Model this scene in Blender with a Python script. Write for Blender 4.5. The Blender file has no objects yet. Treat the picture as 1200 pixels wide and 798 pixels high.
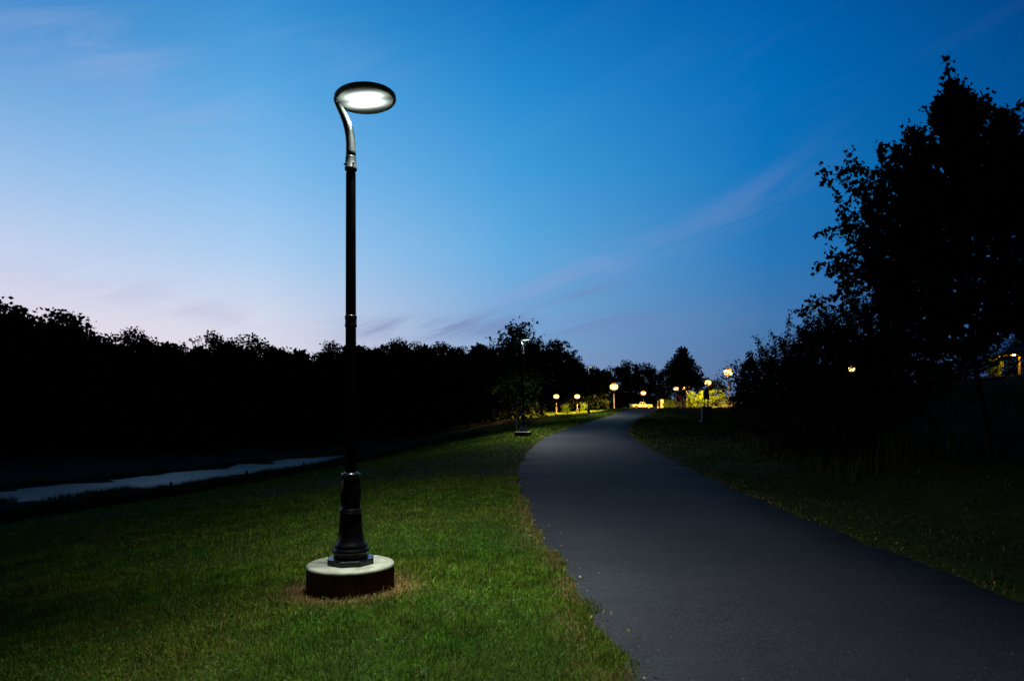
import bpy, bmesh, math, random
import numpy as np
from mathutils import Vector, Matrix, Quaternion

R = math.radians
PI = math.pi
scene = bpy.context.scene
COL = scene.collection
F = 790.0            # focal length of the photograph in its own pixels (1200 wide)
EYE = 1.56           # camera height over the lawn at the nearest lamp
HZ = 485.0           # row of the horizon


def lin(r, g, b):
    def f(c):
        c = c / 255.0
        return c / 12.92 if c <= 0.04045 else ((c + 0.055) / 1.055) ** 2.4
    return (f(r), f(g), f(b), 1.0)


# ------------------------------------------------------------------ terrain
def smooth_curve(pts, lo=-60.0, hi=420.0, step=0.5, sigma=3.0):
    zs = np.arange(lo, hi, step)
    v = np.interp(zs, [p[0] for p in pts], [p[1] for p in pts])
    k = np.arange(-int(4 * sigma / step), int(4 * sigma / step) + 1) * step
    w = np.exp(-0.5 * (k / sigma) ** 2)
    w /= w.sum()
    vp = np.pad(v, len(k) // 2, mode='edge')
    return zs, np.convolve(vp, w, mode='valid')


C_PATH_Z = smooth_curve([(-60, 0), (8, 0), (12, .07), (16, .17), (20, .28), (30, .57), (40, .88), (50, 1.22), (58, 1.5),
                         (70, 1.95), (80, 2.2), (95, 2.37), (120, 2.52), (200, 3.06), (420, 4.6)], sigma=2.5)
C_LEFT = smooth_curve([(-60, 4.8), (-4, 1.25), (0, 1.0), (4, .68), (8, .36), (12, .12), (16, .04), (20, .28), (25, .8), (30, 1.5), (40, 3.8),
                       (50, 6.6), (58, 8.9), (70, 11.6), (90, 16.4), (120, 23), (420, 23)], sigma=1.8)
C_RIGHT = smooth_curve([(-60, 9.0), (-4, 4.6), (0, 4.35), (5.6, 4.25), (11.4, 4.3), (15.8, 4.4), (23.5, 4.75), (32.5, 5.6), (42, 7.5),
                        (50, 9.6), (58, 11.9), (71, 15.3), (90, 20.4), (120, 27), (420, 27)], sigma=1.8)
C_TOE_X = smooth_curve([(-60, -14), (18, -13.7), (22, -12.4), (36, -8.2), (50, -2.8), (60, 1.6), (75, 7), (100, 14), (140, 20), (420, 20)])
C_TOE_Z = smooth_curve([(-60, -1.2), (18, -1.25), (22, -1.37), (36, -1.05), (50, -.05), (60, .62), (75, 1.35), (100, 2.1), (140, 2.6), (200, 3.06), (420, 4.6)])
C_FLOOD = smooth_curve([(-400, -2), (60, -2), (73, -.3), (90, .85), (116, 1.6), (150, 2.45), (200, 3.0), (500, 5.0)], lo=-500, hi=600, sigma=4)
C_D0 = smooth_curve([(-60, 1.0), (10, 1.2), (25, 2.6), (43, 5.2), (60, 8), (100, 14), (420, 30)])
POND = [(-70, 2, 3.2), (-46, 12, 3.6), (-28, 24.8, 3.4), (-22.6, 30.0, 3.1), (-19.2, 36.2, 3.2), (-16.6, 46.5, 3.1), (-15.4, 54.5, 2.8), (-13.2, 61.0, 1.2)]


def ci(c, z):
    return np.interp(z, c[0], c[1])


def sstep(t):
    t = np.clip(t, 0, 1)
    return t * t * (3 - 2 * t)


def pond_dist(x, y):
    """how far inside the pond band: >0 inside"""
    best = np.full(np.shape(x), -1e9)
    for (ax, ay, aw), (bx, by, bw) in zip(POND[:-1], POND[1:]):
        dx, dy = bx - ax, by - ay
        t = np.clip(((x - ax) * dx + (y - ay) * dy) / (dx * dx + dy * dy), 0, 1)
        d = np.hypot(x - ax - t * dx, y - ay - t * dy)
        best = np.maximum(best, aw + t * (bw - aw) - d)
    return best


def bumps(x, y):
    return (0.5 * np.sin(x * 1.7 + 1.3 * np.sin(y * .9)) * np.sin(y * 1.3 + .7) + 0.3 * np.sin(x * 3.9 + y * 2.1) + .3 * np.sin(y * 4.7 - x * 1.9))


def height(x, y):
    x = np.asarray(x, float)
    y = np.asarray(y, float)
    zp = ci(C_PATH_Z, y)
    xl, xr = ci(C_LEFT, y), ci(C_RIGHT, y)
    xt, zt = ci(C_TOE_X, y), ci(C_TOE_Z, y)
    t = np.clip((xl - x) / np.maximum(xl - xt, .5), 0, 1)
    # a shelf beside the path carries the lamps, then the bank falls
    s = sstep(np.clip((t - .08) / .92, 0, 1)) * .55 + np.clip((t - .12) / .88, 0, 1) * .45
    hl = zp + (zt - zp) * s
    u = y + .9 * (x + 12)
    zf = ci(C_FLOOD, u)
    far = np.minimum(zf, 2.0 + 0 * zf) + np.maximum(zf - 2.0, 0)
    beyond = sstep((xt - x) / 7.0)
    hl = np.where(x < xt, zt + (far - zt) * beyond, hl)
    d = x - xr
    d0 = ci(C_D0, y)
    e = np.maximum(d - d0, 0)
    rise = np.minimum(e, 8) * .25 + np.clip(e - 8, 0, 60) * .085
    ease = sstep(e / 1.6)
    hr = zp + rise * ease
    z = np.where(x < xl, hl, np.where(x > xr, hr, zp))
    away = np.clip(np.maximum(xl - x, x - xr) / 3, 0, 1)
    z = z + bumps(x, y) * .035 * away * np.where(np.abs(y) < 90, 1, 0)
    inside = np.minimum(x - xl, xr - x)
    z = z - .04 * sstep(inside / .5)
    z = z + .07 * np.exp(-(np.hypot(x + 1.42, y - 5.94) / 1.15) ** 2) * away
    p = pond_dist(x + .55 * np.sin(y * 1.1 + x * .7) + .3 * np.sin(y * 2.9), y + .6 * np.sin(x * 1.3 + y * .5)) - .5 - .9 * np.sin(x * .9 + 1) * np.sin(y * .63 + x * .4)
    z = z - .3 * sstep((p + .5) / 1.2)
    return z


def hz(x, y):
    return float(height(np.array([x]), np.array([y]))[0])


def at(px, y):
    """world x of a photograph column at the distance y"""
    return (px - 600.0) / F * y


def zat(py, y):
    return EYE + (HZ - py) / F * y


# ------------------------------------------------------------------ object helpers
def tag(o, label=None, cat=None, group=None, kind=None):
    if label: o['label'] = label
    if cat: o['category'] = cat
    if group: o['group'] = group
    if kind: o['kind'] = kind
    return o


def empty(name, loc, rz=0.0):
    o = bpy.data.objects.new(name, None)
    o.empty_display_size = .3
    COL.objects.link(o)
    o.location = loc
    o.rotation_euler = (0, 0, rz)
    return o


def mesh_obj(name, me, mat, parent=None):
    o = bpy.data.objects.new(name, me)
    COL.objects.link(o)
    if mat is not None:
        if not me.materials:
            me.materials.append(mat)
        elif me.materials[0] != mat:
            o.material_slots[0].link = 'OBJECT'
            o.material_slots[0].material = mat
    if parent is not None:
        o.parent = parent
    return o


def np_mesh(name, verts, faces_list, smooth=False):
    """verts Nx3 array, faces_list: list of MxK int arrays"""
    me = bpy.data.meshes.new(name)
    verts = np.asarray(verts, np.float32)
    me.vertices.add(len(verts))
    me.vertices.foreach_set('co', verts.ravel())
    loops = np.concatenate([np.asarray(f, np.int32).ravel() for f in faces_list])
    tot = np.concatenate([np.full(len(f), np.asarray(f).shape[1], np.int32) for f in faces_list])
    start = np.concatenate([[0], np.cumsum(tot)[:-1]]).astype(np.int32)
    me.loops.add(len(loops))
    me.loops.foreach_set('vertex_index', loops)
    me.polygons.add(len(tot))
    me.polygons.foreach_set('loop_start', start)
    me.polygons.foreach_set('loop_total', tot)
    if smooth:
        me.polygons.foreach_set('use_smooth', np.ones(len(tot), bool))
    me.update(calc_edges=True)
    me.validate()
    return me


class MB:
    """collects shapes for one mesh"""
    def __init__(self):
        self.bm = bmesh.new()

    def box(self, c, s, rz=0.0, bevel=0.0):
        r = bmesh.ops.create_cube(self.bm, size=1.0)
        vs = r['verts']
        bmesh.ops.scale(self.bm, vec=s, verts=vs)
        if bevel > 0:
            es = list({e for v in vs for e in v.link_edges})
            b = bmesh.ops.bevel(self.bm, geom=es, offset=bevel, segments=2, affect='EDGES', profile=.5)
            vs = list({v for f in b['faces'] for v in f.verts} | {v for v in vs if v.is_valid})
        if rz:
            bmesh.ops.rotate(self.bm, cent=(0, 0, 0), matrix=Matrix.Rotation(rz, 3, 'Z'), verts=vs)
        bmesh.ops.translate(self.bm, vec=c, verts=vs)
        return vs

    def lathe(self, prof, seg=32, cap=True, wobble=None, cx=0, cy=0):
        """prof: list of (r, z)"""
        rings = []
        for (r, z) in prof:
            ring = []
            for k in range(seg):
                a = 2 * PI * k / seg
                rr = r * (wobble(a, z) if wobble else 1)
                ring.append(self.bm.verts.new((cx + rr * math.cos(a), cy + rr * math.sin(a), z)))
            rings.append(ring)
        for i in range(len(rings) - 1):
            for k in range(seg):
                f = self.bm.faces.new((rings[i][k], rings[i][(k + 1) % seg], rings[i + 1][(k + 1) % seg], rings[i + 1][k]))
                f.smooth = True
        if cap:
            for ring in (rings[0][::-1], rings[-1]):      # own vertices, so the rim shades as a crisp edge
                self.bm.faces.new([self.bm.verts.new(v.co) for v in ring])

    def tube(self, pts, rad, seg=10, cap=True):
        pts = [Vector(p) for p in pts]
        rings = []
        ref = Vector((0.3, 1, 0.1)).normalized()
        for i, p in enumerate(pts):
            d = (pts[min(i + 1, len(pts) - 1)] - pts[max(i - 1, 0)]).normalized()
            u = d.cross(ref)
            if u.length < 1e-3: u = d.cross(Vector((1, 0, 0)))
            u.normalize()
            v = d.cross(u)
            r = rad[i] if hasattr(rad, '__len__') else rad
            rings.append([self.bm.verts.new(p + r * (math.cos(2 * PI * k / seg) * u + math.sin(2 * PI * k / seg) * v)) for k in range(seg)])
        for i in range(len(rings) - 1):
            for k in range(seg):
                f = self.bm.faces.new((rings[i][k], rings[i + 1][k], rings[i + 1][(k + 1) % seg], rings[i][(k + 1) % seg]))
                f.smooth = True
        if cap:
            self.bm.faces.new(rings[0])
            self.bm.faces.new(list(reversed(rings[-1])))

    def prism(self, outline, y0, y1):
        """outline: list of (x, z); extruded along y"""
        a = [self.bm.verts.new((x, y0, z)) for x, z in outline]
        b = [self.bm.verts.new((x, y1, z)) for x, z in outline]
        n = len(a)
        self.bm.faces.new(a)
        self.bm.faces.new(list(reversed(b)))
        for i in range(n):
            self.bm.faces.new((a[i], b[i], b[(i + 1) % n], a[(i + 1) % n]))

    def build(self, name, mat, parent=None):
        bmesh.ops.recalc_face_normals(self.bm, faces=self.bm.faces)
        me = bpy.data.meshes.new(name)
        self.bm.to_mesh(me)
        self.bm.free()
        return mesh_obj(name, me, mat, parent)


def copy_tree(o, parent=None):
    c = o.copy()
    COL.objects.link(c)
    c.parent = parent
    for ch in list(o.children):
        copy_tree(ch, c)
    return c


# ------------------------------------------------------------------ materials
def new_mat(name):
    m = bpy.data.materials.new(name)
    m.use_nodes = True
    nt = m.node_tree
    nt.nodes.clear()
    out = nt.nodes.new('ShaderNodeOutputMaterial')
    return m, nt, out


def L(nt, a, b):
    nt.links.new(a, b)


def noise(nt, scale, detail=4.0, rough=.55, vec=None, dist=0.0):
    n = nt.nodes.new('ShaderNodeTexNoise')
    n.inputs['Scale'].default_value = scale
    n.inputs['Detail'].default_value = detail
    n.inputs['Roughness'].default_value = rough
    n.inputs['Distortion'].default_value = dist
    if vec is not None: L(nt, vec, n.inputs['Vector'])
    return n


def ramp(nt, stops, fac=None, interp='LINEAR'):
    r = nt.nodes.new('ShaderNodeValToRGB')
    cr = r.color_ramp
    cr.interpolation = interp
    while len(cr.elements) > 1: cr.elements.remove(cr.elements[-1])
    cr.elements[0].position = stops[0][0]
    cr.elements[0].color = stops[0][1]
    for p, c in stops[1:]:
        e = cr.elements.new(p)
        e.color = c
    if fac is not None: L(nt, fac, r.inputs[0])
    return r


def math_n(nt, op, a, b=None, c=None, clamp=False):
    n = nt.nodes.new('ShaderNodeMath')
    n.operation = op
    n.use_clamp = clamp
    for i, v in enumerate((a, b, c)):
        if v is None: continue
        if isinstance(v, (int, float)): n.inputs[i].default_value = v
        else: L(nt, v, n.inputs[i])
    return n.outputs[0]


def mixc(nt, fac, a, b, mode='MIX'):
    n = nt.nodes.new('ShaderNodeMix')
    n.data_type = 'RGBA'
    n.blend_type = mode
    n.clamp_factor = True
    for sock, v in ((n.inputs[0], fac), (n.inputs[6], a), (n.inputs[7], b)):
        if isinstance(v, (int, float)): sock.default_value = v
        elif isinstance(v, tuple): sock.default_value = v
        else: L(nt, v, sock)
    return n.outputs[2]


def surf(name, c1, c2, scale=4.0, rough=.6, metal=0.0, bump=0.0, bscale=40.0, spec=.5, detail=4.0, coat=0.0):
    """principled surface, two base colours broken up by noise, fine bump"""
    m, nt, out = new_mat(name)
    tc = nt.nodes.new('ShaderNodeTexCoord')
    n = noise(nt, scale, detail, .6, tc.outputs['Object'])
    cr = ramp(nt, [(.35, (*c1, 1)), (.65, (*c2, 1))], n.outputs[0])
    b = nt.nodes.new('ShaderNodeBsdfPrincipled')
    L(nt, cr.outputs[0], b.inputs['Base Color'])
    b.inputs['Metallic'].default_value = metal
    b.inputs['Specular IOR Level'].default_value = spec
    b.inputs['Coat Weight'].default_value = coat
    rn = noise(nt, scale * 3, 3, .6, tc.outputs['Object'])
    rr = nt.nodes.new('ShaderNodeMapRange')
    rr.inputs[3].default_value = max(rough - .1, .02)
    rr.inputs[4].default_value = min(rough + .1, 1)
    L(nt, rn.outputs[0], rr.inputs[0])
    L(nt, rr.outputs[0], b.inputs['Roughness'])
    if bump > 0:
        bn = noise(nt, bscale, 5, .65, tc.outputs['Object'])
        bp = nt.nodes.new('ShaderNodeBump')
        bp.inputs['Strength'].default_value = bump
        bp.inputs['Distance'].default_value = .01
        L(nt, bn.outputs[0], bp.inputs['Height'])
        L(nt, bp.outputs[0], b.inputs['Normal'])
    L(nt, b.outputs[0], out.inputs[0])
    return m


def leaf_mat(name, c1, c2, trans=.3, spec=.0):
    m, nt, out = new_mat(name)
    g = nt.nodes.new('ShaderNodeNewGeometry')
    cr = ramp(nt, [(0, (*c1, 1)), (1, (*c2, 1))], g.outputs['Random Per Island'])
    d = nt.nodes.new('ShaderNodeBsdfDiffuse')
    t = nt.nodes.new('ShaderNodeBsdfTranslucent')
    L(nt, cr.outputs[0], d.inputs[0])
    L(nt, cr.outputs[0], t.inputs[0])
    mx = nt.nodes.new('ShaderNodeMixShader')
    mx.inputs[0].default_value = trans
    L(nt, d.outputs[0], mx.inputs[1])
    L(nt, t.outputs[0], mx.inputs[2])
    L(nt, mx.outputs[0], out.inputs[0])
    return m


def glow_mat(name, col, strength):
    m, nt, out = new_mat(name)
    e = nt.nodes.new('ShaderNodeEmission')
    e.inputs[0].default_value = (*col, 1)
    e.inputs[1].default_value = strength
    L(nt, e.outputs[0], out.inputs[0])
    return m


def blade_mat(name, trans=.35):
    m, nt, out = new_mat(name)
    a = nt.nodes.new('ShaderNodeAttribute')
    a.attribute_name = 'tint'
    d = nt.nodes.new('ShaderNodeBsdfDiffuse')
    t = nt.nodes.new('ShaderNodeBsdfTranslucent')
    gl = nt.nodes.new('ShaderNodeBsdfGlossy')
    gl.inputs['Roughness'].default_value = .5
    gl.inputs[0].default_value = (.6, .7, .5, 1)
    L(nt, a.outputs[0], d.inputs[0])
    L(nt, a.outputs[0], t.inputs[0])
    mx = nt.nodes.new('ShaderNodeMixShader')
    mx.inputs[0].default_value = trans
    L(nt, d.outputs[0], mx.inputs[1])
    L(nt, t.outputs[0], mx.inputs[2])
    m2 = nt.nodes.new('ShaderNodeMixShader')
    m2.inputs[0].default_value = .02
    L(nt, mx.outputs[0], m2.inputs[1])
    L(nt, gl.outputs[0], m2.inputs[2])
    L(nt, m2.outputs[0], out.inputs[0])
    return m


def black_shaft():
    m, nt, out = new_mat('black_satin_paint')
    tc = nt.nodes.new('ShaderNodeTexCoord')
    n = noise(nt, 9, 4, .6, tc.outputs['Object'])
    cr = ramp(nt, [(.35, (.0012, .0012, .0014, 1)), (.65, (.0026, .0026, .003, 1))], n.outputs[0])
    d = nt.nodes.new('ShaderNodeBsdfDiffuse')
    L(nt, cr.outputs[0], d.inputs[0])
    g = nt.nodes.new('ShaderNodeBsdfGlossy')
    g.inputs['Roughness'].default_value = .22
    mx = nt.nodes.new('ShaderNodeMixShader')
    mx.inputs[0].default_value = .0007
    L(nt, d.outputs[0], mx.inputs[1])
    L(nt, g.outputs[0], mx.inputs[2])
    L(nt, mx.outputs[0], out.inputs[0])
    return m


M_BLACK = surf('black_gloss_paint', (.002, .002, .0025), (.004, .004, .005), 9, .24, 0, .08, 60, .25, coat=.1)
M_SHAFT = black_shaft()
M_SOCKET = surf('dark_socket_paint', (.008, .010, .009), (.014, .017, .015), 14, .4, 0, .2, 90, .4)
M_HEAD = surf('glare_grey_paint', (.15, .18, .155), (.2, .23, .2), 14, .5, 0, .1, 90, .3)  # dark casing made greyer, lens glare put into the paint colour
M_ARM = surf('dark_grey_paint', (.022, .028, .025), (.034, .04, .036), 14, .36, 0, .15, 90, .4)
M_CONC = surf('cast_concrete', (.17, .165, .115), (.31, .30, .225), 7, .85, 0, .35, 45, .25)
M_CONC_SIDE = surf('brown_shaded_concrete', (.045, .022, .014), (.095, .046, .028), 7, .9, 0, .5, 30, .0)  # shade on the plinth side is put into this darker brown
M_STEEL = surf('galvanised_pole', (.22, .21, .2), (.32, .31, .3), 5, .5, .3)
M_DARKSTEEL = surf('dark_pole_paint', (.02, .02, .02), (.035, .03, .03), 5, .5)
M_BARK = surf('dark_bark', (.018, .014, .011), (.035, .028, .022), 12, .9, 0, .6, 30, .1)
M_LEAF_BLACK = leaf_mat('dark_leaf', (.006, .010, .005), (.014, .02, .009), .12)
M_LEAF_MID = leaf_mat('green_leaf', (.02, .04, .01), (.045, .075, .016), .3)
M_LEAF_LIT = leaf_mat('lamplit_leaf', (.07, .12, .012), (.13, .18, .02), .4)  # leaves near lamps: lamplight put into a brighter, yellower copy
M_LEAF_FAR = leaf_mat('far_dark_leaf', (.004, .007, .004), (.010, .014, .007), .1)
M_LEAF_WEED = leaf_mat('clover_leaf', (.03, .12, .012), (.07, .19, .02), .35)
M_LITTER = leaf_mat('dry_leaf', (.10, .06, .02), (.34, .24, .09), .1)
M_WOOD = surf('weathered_timber', (.09, .07, .05), (.16, .12, .08), 7, .8, 0, .3, 30, .2)
M_FENCE = surf('old_post_timber', (.03, .026, .022), (.05, .045, .04), 9, .9, 0, .4, 40, .1)
M_BLADE = blade_mat('grass_blade', .45)
M_TALL = blade_mat('tall_grass_blade', .2)


def ground_mat():
    m, nt, out = new_mat('lawn_and_meadow_soil')
    g = nt.nodes.new('ShaderNodeNewGeometry')
    a = nt.nodes.new('ShaderNodeAttribute')
    a.attribute_name = 'meadow'
    n1 = noise(nt, .6, 5, .6, g.outputs['Position'])
    n2 = noise(nt, 14, 5, .7, g.outputs['Position'])
    n3 = noise(nt, 2.2, 4, .6, g.outputs['Position'])
    lawn = ramp(nt, [(.3, (.012, .022, .003, 1)), (.5, (.026, .046, .005, 1)), (.72, (.046, .062, .009, 1))], n2.outputs[0])
    lawn2 = mixc(nt, math_n(nt, 'MULTIPLY', n1.outputs[0], .45), lawn.outputs[0], (.045, .048, .011, 1))
    lawn3 = mixc(nt, math_n(nt, 'GREATER_THAN', n3.outputs[0], .68), lawn2, (.06, .05, .02, 1))
    mead = ramp(nt, [(.35, (.008, .007, .004, 1)), (.7, (.024, .019, .009, 1))], n2.outputs[0])
    sep = nt.nodes.new('ShaderNodeSeparateColor')
    L(nt, a.outputs[0], sep.inputs[0])
    c = mixc(nt, sep.outputs[0], lawn3, mead.outputs[0])
    dry = ramp(nt, [(.3, (.09, .05, .02, 1)), (.7, (.30, .18, .07, 1))], n2.outputs[0])
    c = mixc(nt, sep.outputs[1], c, dry.outputs[0])
    b = nt.nodes.new('ShaderNodeBsdfPrincipled')
    b.inputs['Roughness'].default_value = .95
    b.inputs['Specular IOR Level'].default_value = .05
    L(nt, c, b.inputs['Base Color'])
    bp = nt.nodes.new('ShaderNodeBump')
    bp.inputs['Strength'].default_value = .8
    bp.inputs['Distance'].default_value = .05
    L(nt, n2.outputs[0], bp.inputs['Height'])
    L(nt, bp.outputs[0], b.inputs['Normal'])
    L(nt, b.outputs[0], out.inputs[0])
    return m


def asphalt_mat():
    m, nt, out = new_mat('worn_asphalt')
    g = nt.nodes.new('ShaderNodeNewGeometry')
    big = noise(nt, .35, 4, .55, g.outputs['Position'])
    mid = noise(nt, 3.0, 5, .65, g.outputs['Position'])
    fine = noise(nt, 62, 4, .8, g.outputs['Position'])
    vor = nt.nodes.new('ShaderNodeTexVoronoi')
    vor.inputs['Scale'].default_value = 75
    L(nt, g.outputs['Position'], vor.inputs['Vector'])
    c = ramp(nt, [(.38, (.004, .004, .005, 1)), (.5, (.017, .018, .022, 1)), (.62, (.062, .063, .070, 1))], fine.outputs[0])
    c2 = mixc(nt, .38, c.outputs[0], ramp(nt, [(.35, (.012, .012, .015, 1)), (.65, (.026, .026, .030, 1))], mid.outputs[0]).outputs[0])
    c3 = mixc(nt, .35, c2, ramp(nt, [(.35, (.011, .011, .014, 1)), (.65, (.030, .030, .033, 1))], big.outputs[0]).outputs[0])
    # scattered pale stones showing in the wearing course
    vc = nt.nodes.new('ShaderNodeSeparateColor')
    L(nt, vor.outputs['Color'], vc.inputs[0])
    st = math_n(nt, 'MULTIPLY', math_n(nt, 'GREATER_THAN', vc.outputs[0], .994), math_n(nt, 'LESS_THAN', vor.outputs['Distance'], .32))
    c4 = mixc(nt, st, c3, (.17, .165, .15, 1))
    # faint hairline cracks
    cv = nt.nodes.new('ShaderNodeTexVoronoi')
    cv.feature = 'DISTANCE_TO_EDGE'
    cv.inputs['Scale'].default_value = .28
    wob = noise(nt, 1.4, 5, .6, g.outputs['Position'])
    off = nt.nodes.new('ShaderNodeVectorMath')
    off.operation = 'MULTIPLY_ADD'
    L(nt, wob.outputs['Color'], off.inputs[0])
    off.inputs[1].default_value = (.9, .9, .9)
    L(nt, g.outputs['Position'], off.inputs[2])
    L(nt, off.outputs[0], cv.inputs['Vector'])
    crk = math_n(nt, 'MULTIPLY', math_n(nt, 'LESS_THAN', cv.outputs['Distance'], .0035), math_n(nt, 'GREATER_THAN', mid.outputs[0], .48))
    c5 = mixc(nt, math_n(nt, 'MULTIPLY', crk, .75), c4, (.015, .015, .016, 1))
    b = nt.nodes.new('ShaderNodeBsdfPrincipled')
    L(nt, c5, b.inputs['Base Color'])
    b.inputs['Roughness'].default_value = .85
    b.inputs['Specular IOR Level'].default_value = .16
    bp = nt.nodes.new('ShaderNodeBump')
    bp.inputs['Strength'].default_value = .55
    bp.inputs['Distance'].default_value = .006
    L(nt, fine.outputs[0], bp.inputs['Height'])
    L(nt, bp.outputs[0], b.inputs['Normal'])
    L(nt, b.outputs[0], out.inputs[0])
    return m


def water_mat():
    m, nt, out = new_mat('still_water')
    g = nt.nodes.new('ShaderNodeNewGeometry')
    n = noise(nt, 1.6, 4, .6, g.outputs['Position'])
    b = nt.nodes.new('ShaderNodeBsdfPrincipled')
    b.inputs['Base Color'].default_value = (.004, .006, .008, 1)
    b.inputs['Roughness'].default_value = .3
    b.inputs['IOR'].default_value = 1.33
    b.inputs['Specular IOR Level'].default_value = .36
    bp = nt.nodes.new('ShaderNodeBump')
    bp.inputs['Strength'].default_value = .7
    bp.inputs['Distance'].default_value = .15
    L(nt, n.outputs[0], bp.inputs['Height'])
    L(nt, bp.outputs[0], b.inputs['Normal'])
    L(nt, b.outputs[0], out.inputs[0])
    return m


# ------------------------------------------------------------------ the setting
LAMP = (-1.42, 5.94)
M_GROUND = ground_mat()
M_ASPH = asphalt_mat()


def axis(parts):
    out = []
    for a, b, s in parts:
        out.append(np.arange(a, b, s))
    return np.unique(np.concatenate(out + [[parts[-1][1]]]))


gx = axis([(-900, -120, 60), (-120, -40, 5), (-40, -16, .4), (-16, 10, .3), (10, 30, .8), (30, 120, 4), (120, 900, 60)])
gy = axis([(-60, -6, 6), (-6, 22, .3), (22, 66, .5), (66, 130, 2.0), (130, 400, 12), (400, 1600, 100)])
X, Y = np.meshgrid(gx, gy)
Z = height(X, Y)
nx, ny = len(gx), len(gy)
idx = np.arange(nx * ny).reshape(ny, nx)
quads = np.stack([idx[:-1, :-1], idx[:-1, 1:], idx[1:, 1:], idx[1:, :-1]], -1).reshape(-1, 4)
me = np_mesh('ground', np.stack([X, Y, Z], -1).reshape(-1, 3), [quads], smooth=True)
at_ = me.color_attributes.new('meadow', 'FLOAT_COLOR', 'POINT')
md = sstep((ci(C_TOE_X, Y) - X + .6) / 1.6)
md = md * (1 - sstep((Y - 56) / 12) * .85)
md = np.maximum(md, sstep((X - ci(C_RIGHT, Y) - ci(C_D0, Y) - 1.2) / 2.5) * .85)
dry = np.exp(-((np.hypot(X - LAMP[0], Y - LAMP[1]) - .40) / .16) ** 2)
edge = np.exp(-((ci(C_LEFT, Y) - X - .08) / .14) ** 2) * .5
colr = np.stack([md, np.clip(dry + edge, 0, 1), md * 0, md * 0 + 1], -1).reshape(-1, 4).astype(np.float32)
at_.data.foreach_set('color', colr.ravel())
tag(mesh_obj('ground', me, M_GROUND), kind='structure')

# the asphalt path: one ribbon with a turned-down edge
ys = np.concatenate([np.arange(-20, 2, .25), np.arange(2, 20, .08), np.arange(20, 60, .6), np.arange(60, 112, 1.5)])
erng = np.random.default_rng(2)
xl = ci(C_LEFT, ys) + .03 * np.sin(ys * 3.1) + .02 * np.sin(ys * 7.3 + 1) + erng.normal(0, .022, len(ys))
xr = ci(C_RIGHT, ys) + .035 * np.sin(ys * 2.7 + 2) + .02 * np.sin(ys * 6.1) + erng.normal(0, .02, len(ys))
zp = ci(C_PATH_Z, ys)
cols = np.array([0, .012, .25, .5, .75, .988, 1])
crown = np.array([-.06, .008, .022, .03, .022, .008, -.06])
PX = xl[:, None] + (xr - xl)[:, None] * cols[None]
PZ = zp[:, None] + crown[None]
PY = np.repeat(ys[:, None], len(cols), 1)
ii = np.arange(PX.size).reshape(PX.shape)
q = np.stack([ii[:-1, :-1], ii[:-1, 1:], ii[1:, 1:], ii[1:, :-1]], -1).reshape(-1, 4)
tag(mesh_obj('path', np_mesh('path', np.stack([PX, PY, PZ], -1).reshape(-1, 3), [q], smooth=True), M_ASPH), kind='structure')

# parking lot at the top of the rise
lx = np.linspace(6, 74, 30)
ly = np.linspace(113, 214, 30)
LX, LY = np.meshgrid(lx, ly)
LZ = np.maximum(height(LX, LY), ci(C_PATH_Z, LY)) + .06
ii = np.arange(LX.size).reshape(LX.shape)
q = np.stack([ii[:-1, :-1], ii[:-1, 1:], ii[1:, 1:], ii[1:, :-1]], -1).reshape(-1, 4)
tag(mesh_obj('parking_lot', np_mesh('parking_lot', np.stack([LX, LY, LZ], -1).reshape(-1, 3), [q], smooth=True), M_ASPH), kind='structure')

# water
wx = []
for (x, y, w) in POND:
    wx.append((x, y, w + 3.0))
vl, vr = [], []
for i, (x, y, w) in enumerate(wx):
    a, b = wx[max(i - 1, 0)], wx[min(i + 1, len(wx) - 1)]
    d = Vector((b[0] - a[0], b[1] - a[1])).normalized()
    vl.append((x - d.y * w, y + d.x * w, -2.08))
    vr.append((x + d.y * w, y - d.x * w, -2.08))
n = len(wx)
tag(mesh_obj('water', np_mesh('water', np.array(vl + vr), [np.array([[i, i + 1, n + i + 1, n + i] for i in range(n - 1)])]), water_mat()), kind='structure')


# ------------------------------------------------------------------ grass
def blades(name, pts_xy, length, width, tint, mat, lean=.6, seed=0, label=None):
    rng = np.random.default_rng(seed)
    n = len(pts_xy)
    x, y = pts_xy[:, 0], pts_xy[:, 1]
    z = height(x, y) - .006
    a = rng.uniform(0, 2 * PI, n)
    la = rng.uniform(0, 2 * PI, n)
    ln = np.abs(rng.normal(0, lean, n)).clip(0, 1.3)
    w = width * .5
    ux, uy = np.cos(a) * w, np.sin(a) * w
    dx, dy = np.cos(la) * np.sin(ln), np.sin(la) * np.sin(ln)
    dz = np.cos(ln)
    mx, my, mz = x + dx * length * .35, y + dy * length * .35, z + length * .55 * np.maximum(dz, .5)
    tx, ty, tz = x + dx * length * 1.05, y + dy * length * 1.05, z + length * (.55 * np.maximum(dz, .5) + .4 * dz)
    V = np.empty((n, 5, 3), np.float32)
    V[:, 0] = np.stack([x - ux, y - uy, z], -1)
    V[:, 1] = np.stack([x + ux, y + uy, z], -1)
    V[:, 2] = np.stack([mx + ux * .8, my + uy * .8, mz], -1)
    V[:, 3] = np.stack([mx - ux * .8, my - uy * .8, mz], -1)
    V[:, 4] = np.stack([tx, ty, tz], -1)
    b = (np.arange(n) * 5)[:, None]
    me = np_mesh(name, V.reshape(-1, 3), [b + np.array([[0, 1, 2, 3]]), b + np.array([[3, 2, 4]])])
    ca = me.color_attributes.new('tint', 'FLOAT_COLOR', 'POINT')
    c = np.ones((n, 5, 4), np.float32)
    c[:, :, :3] = tint[:, None, :]
    ca.data.foreach_set('color', c.ravel())
    o = mesh_obj(name, me, mat)
    tag(o, label, None, None, 'stuff')
    return o


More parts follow.
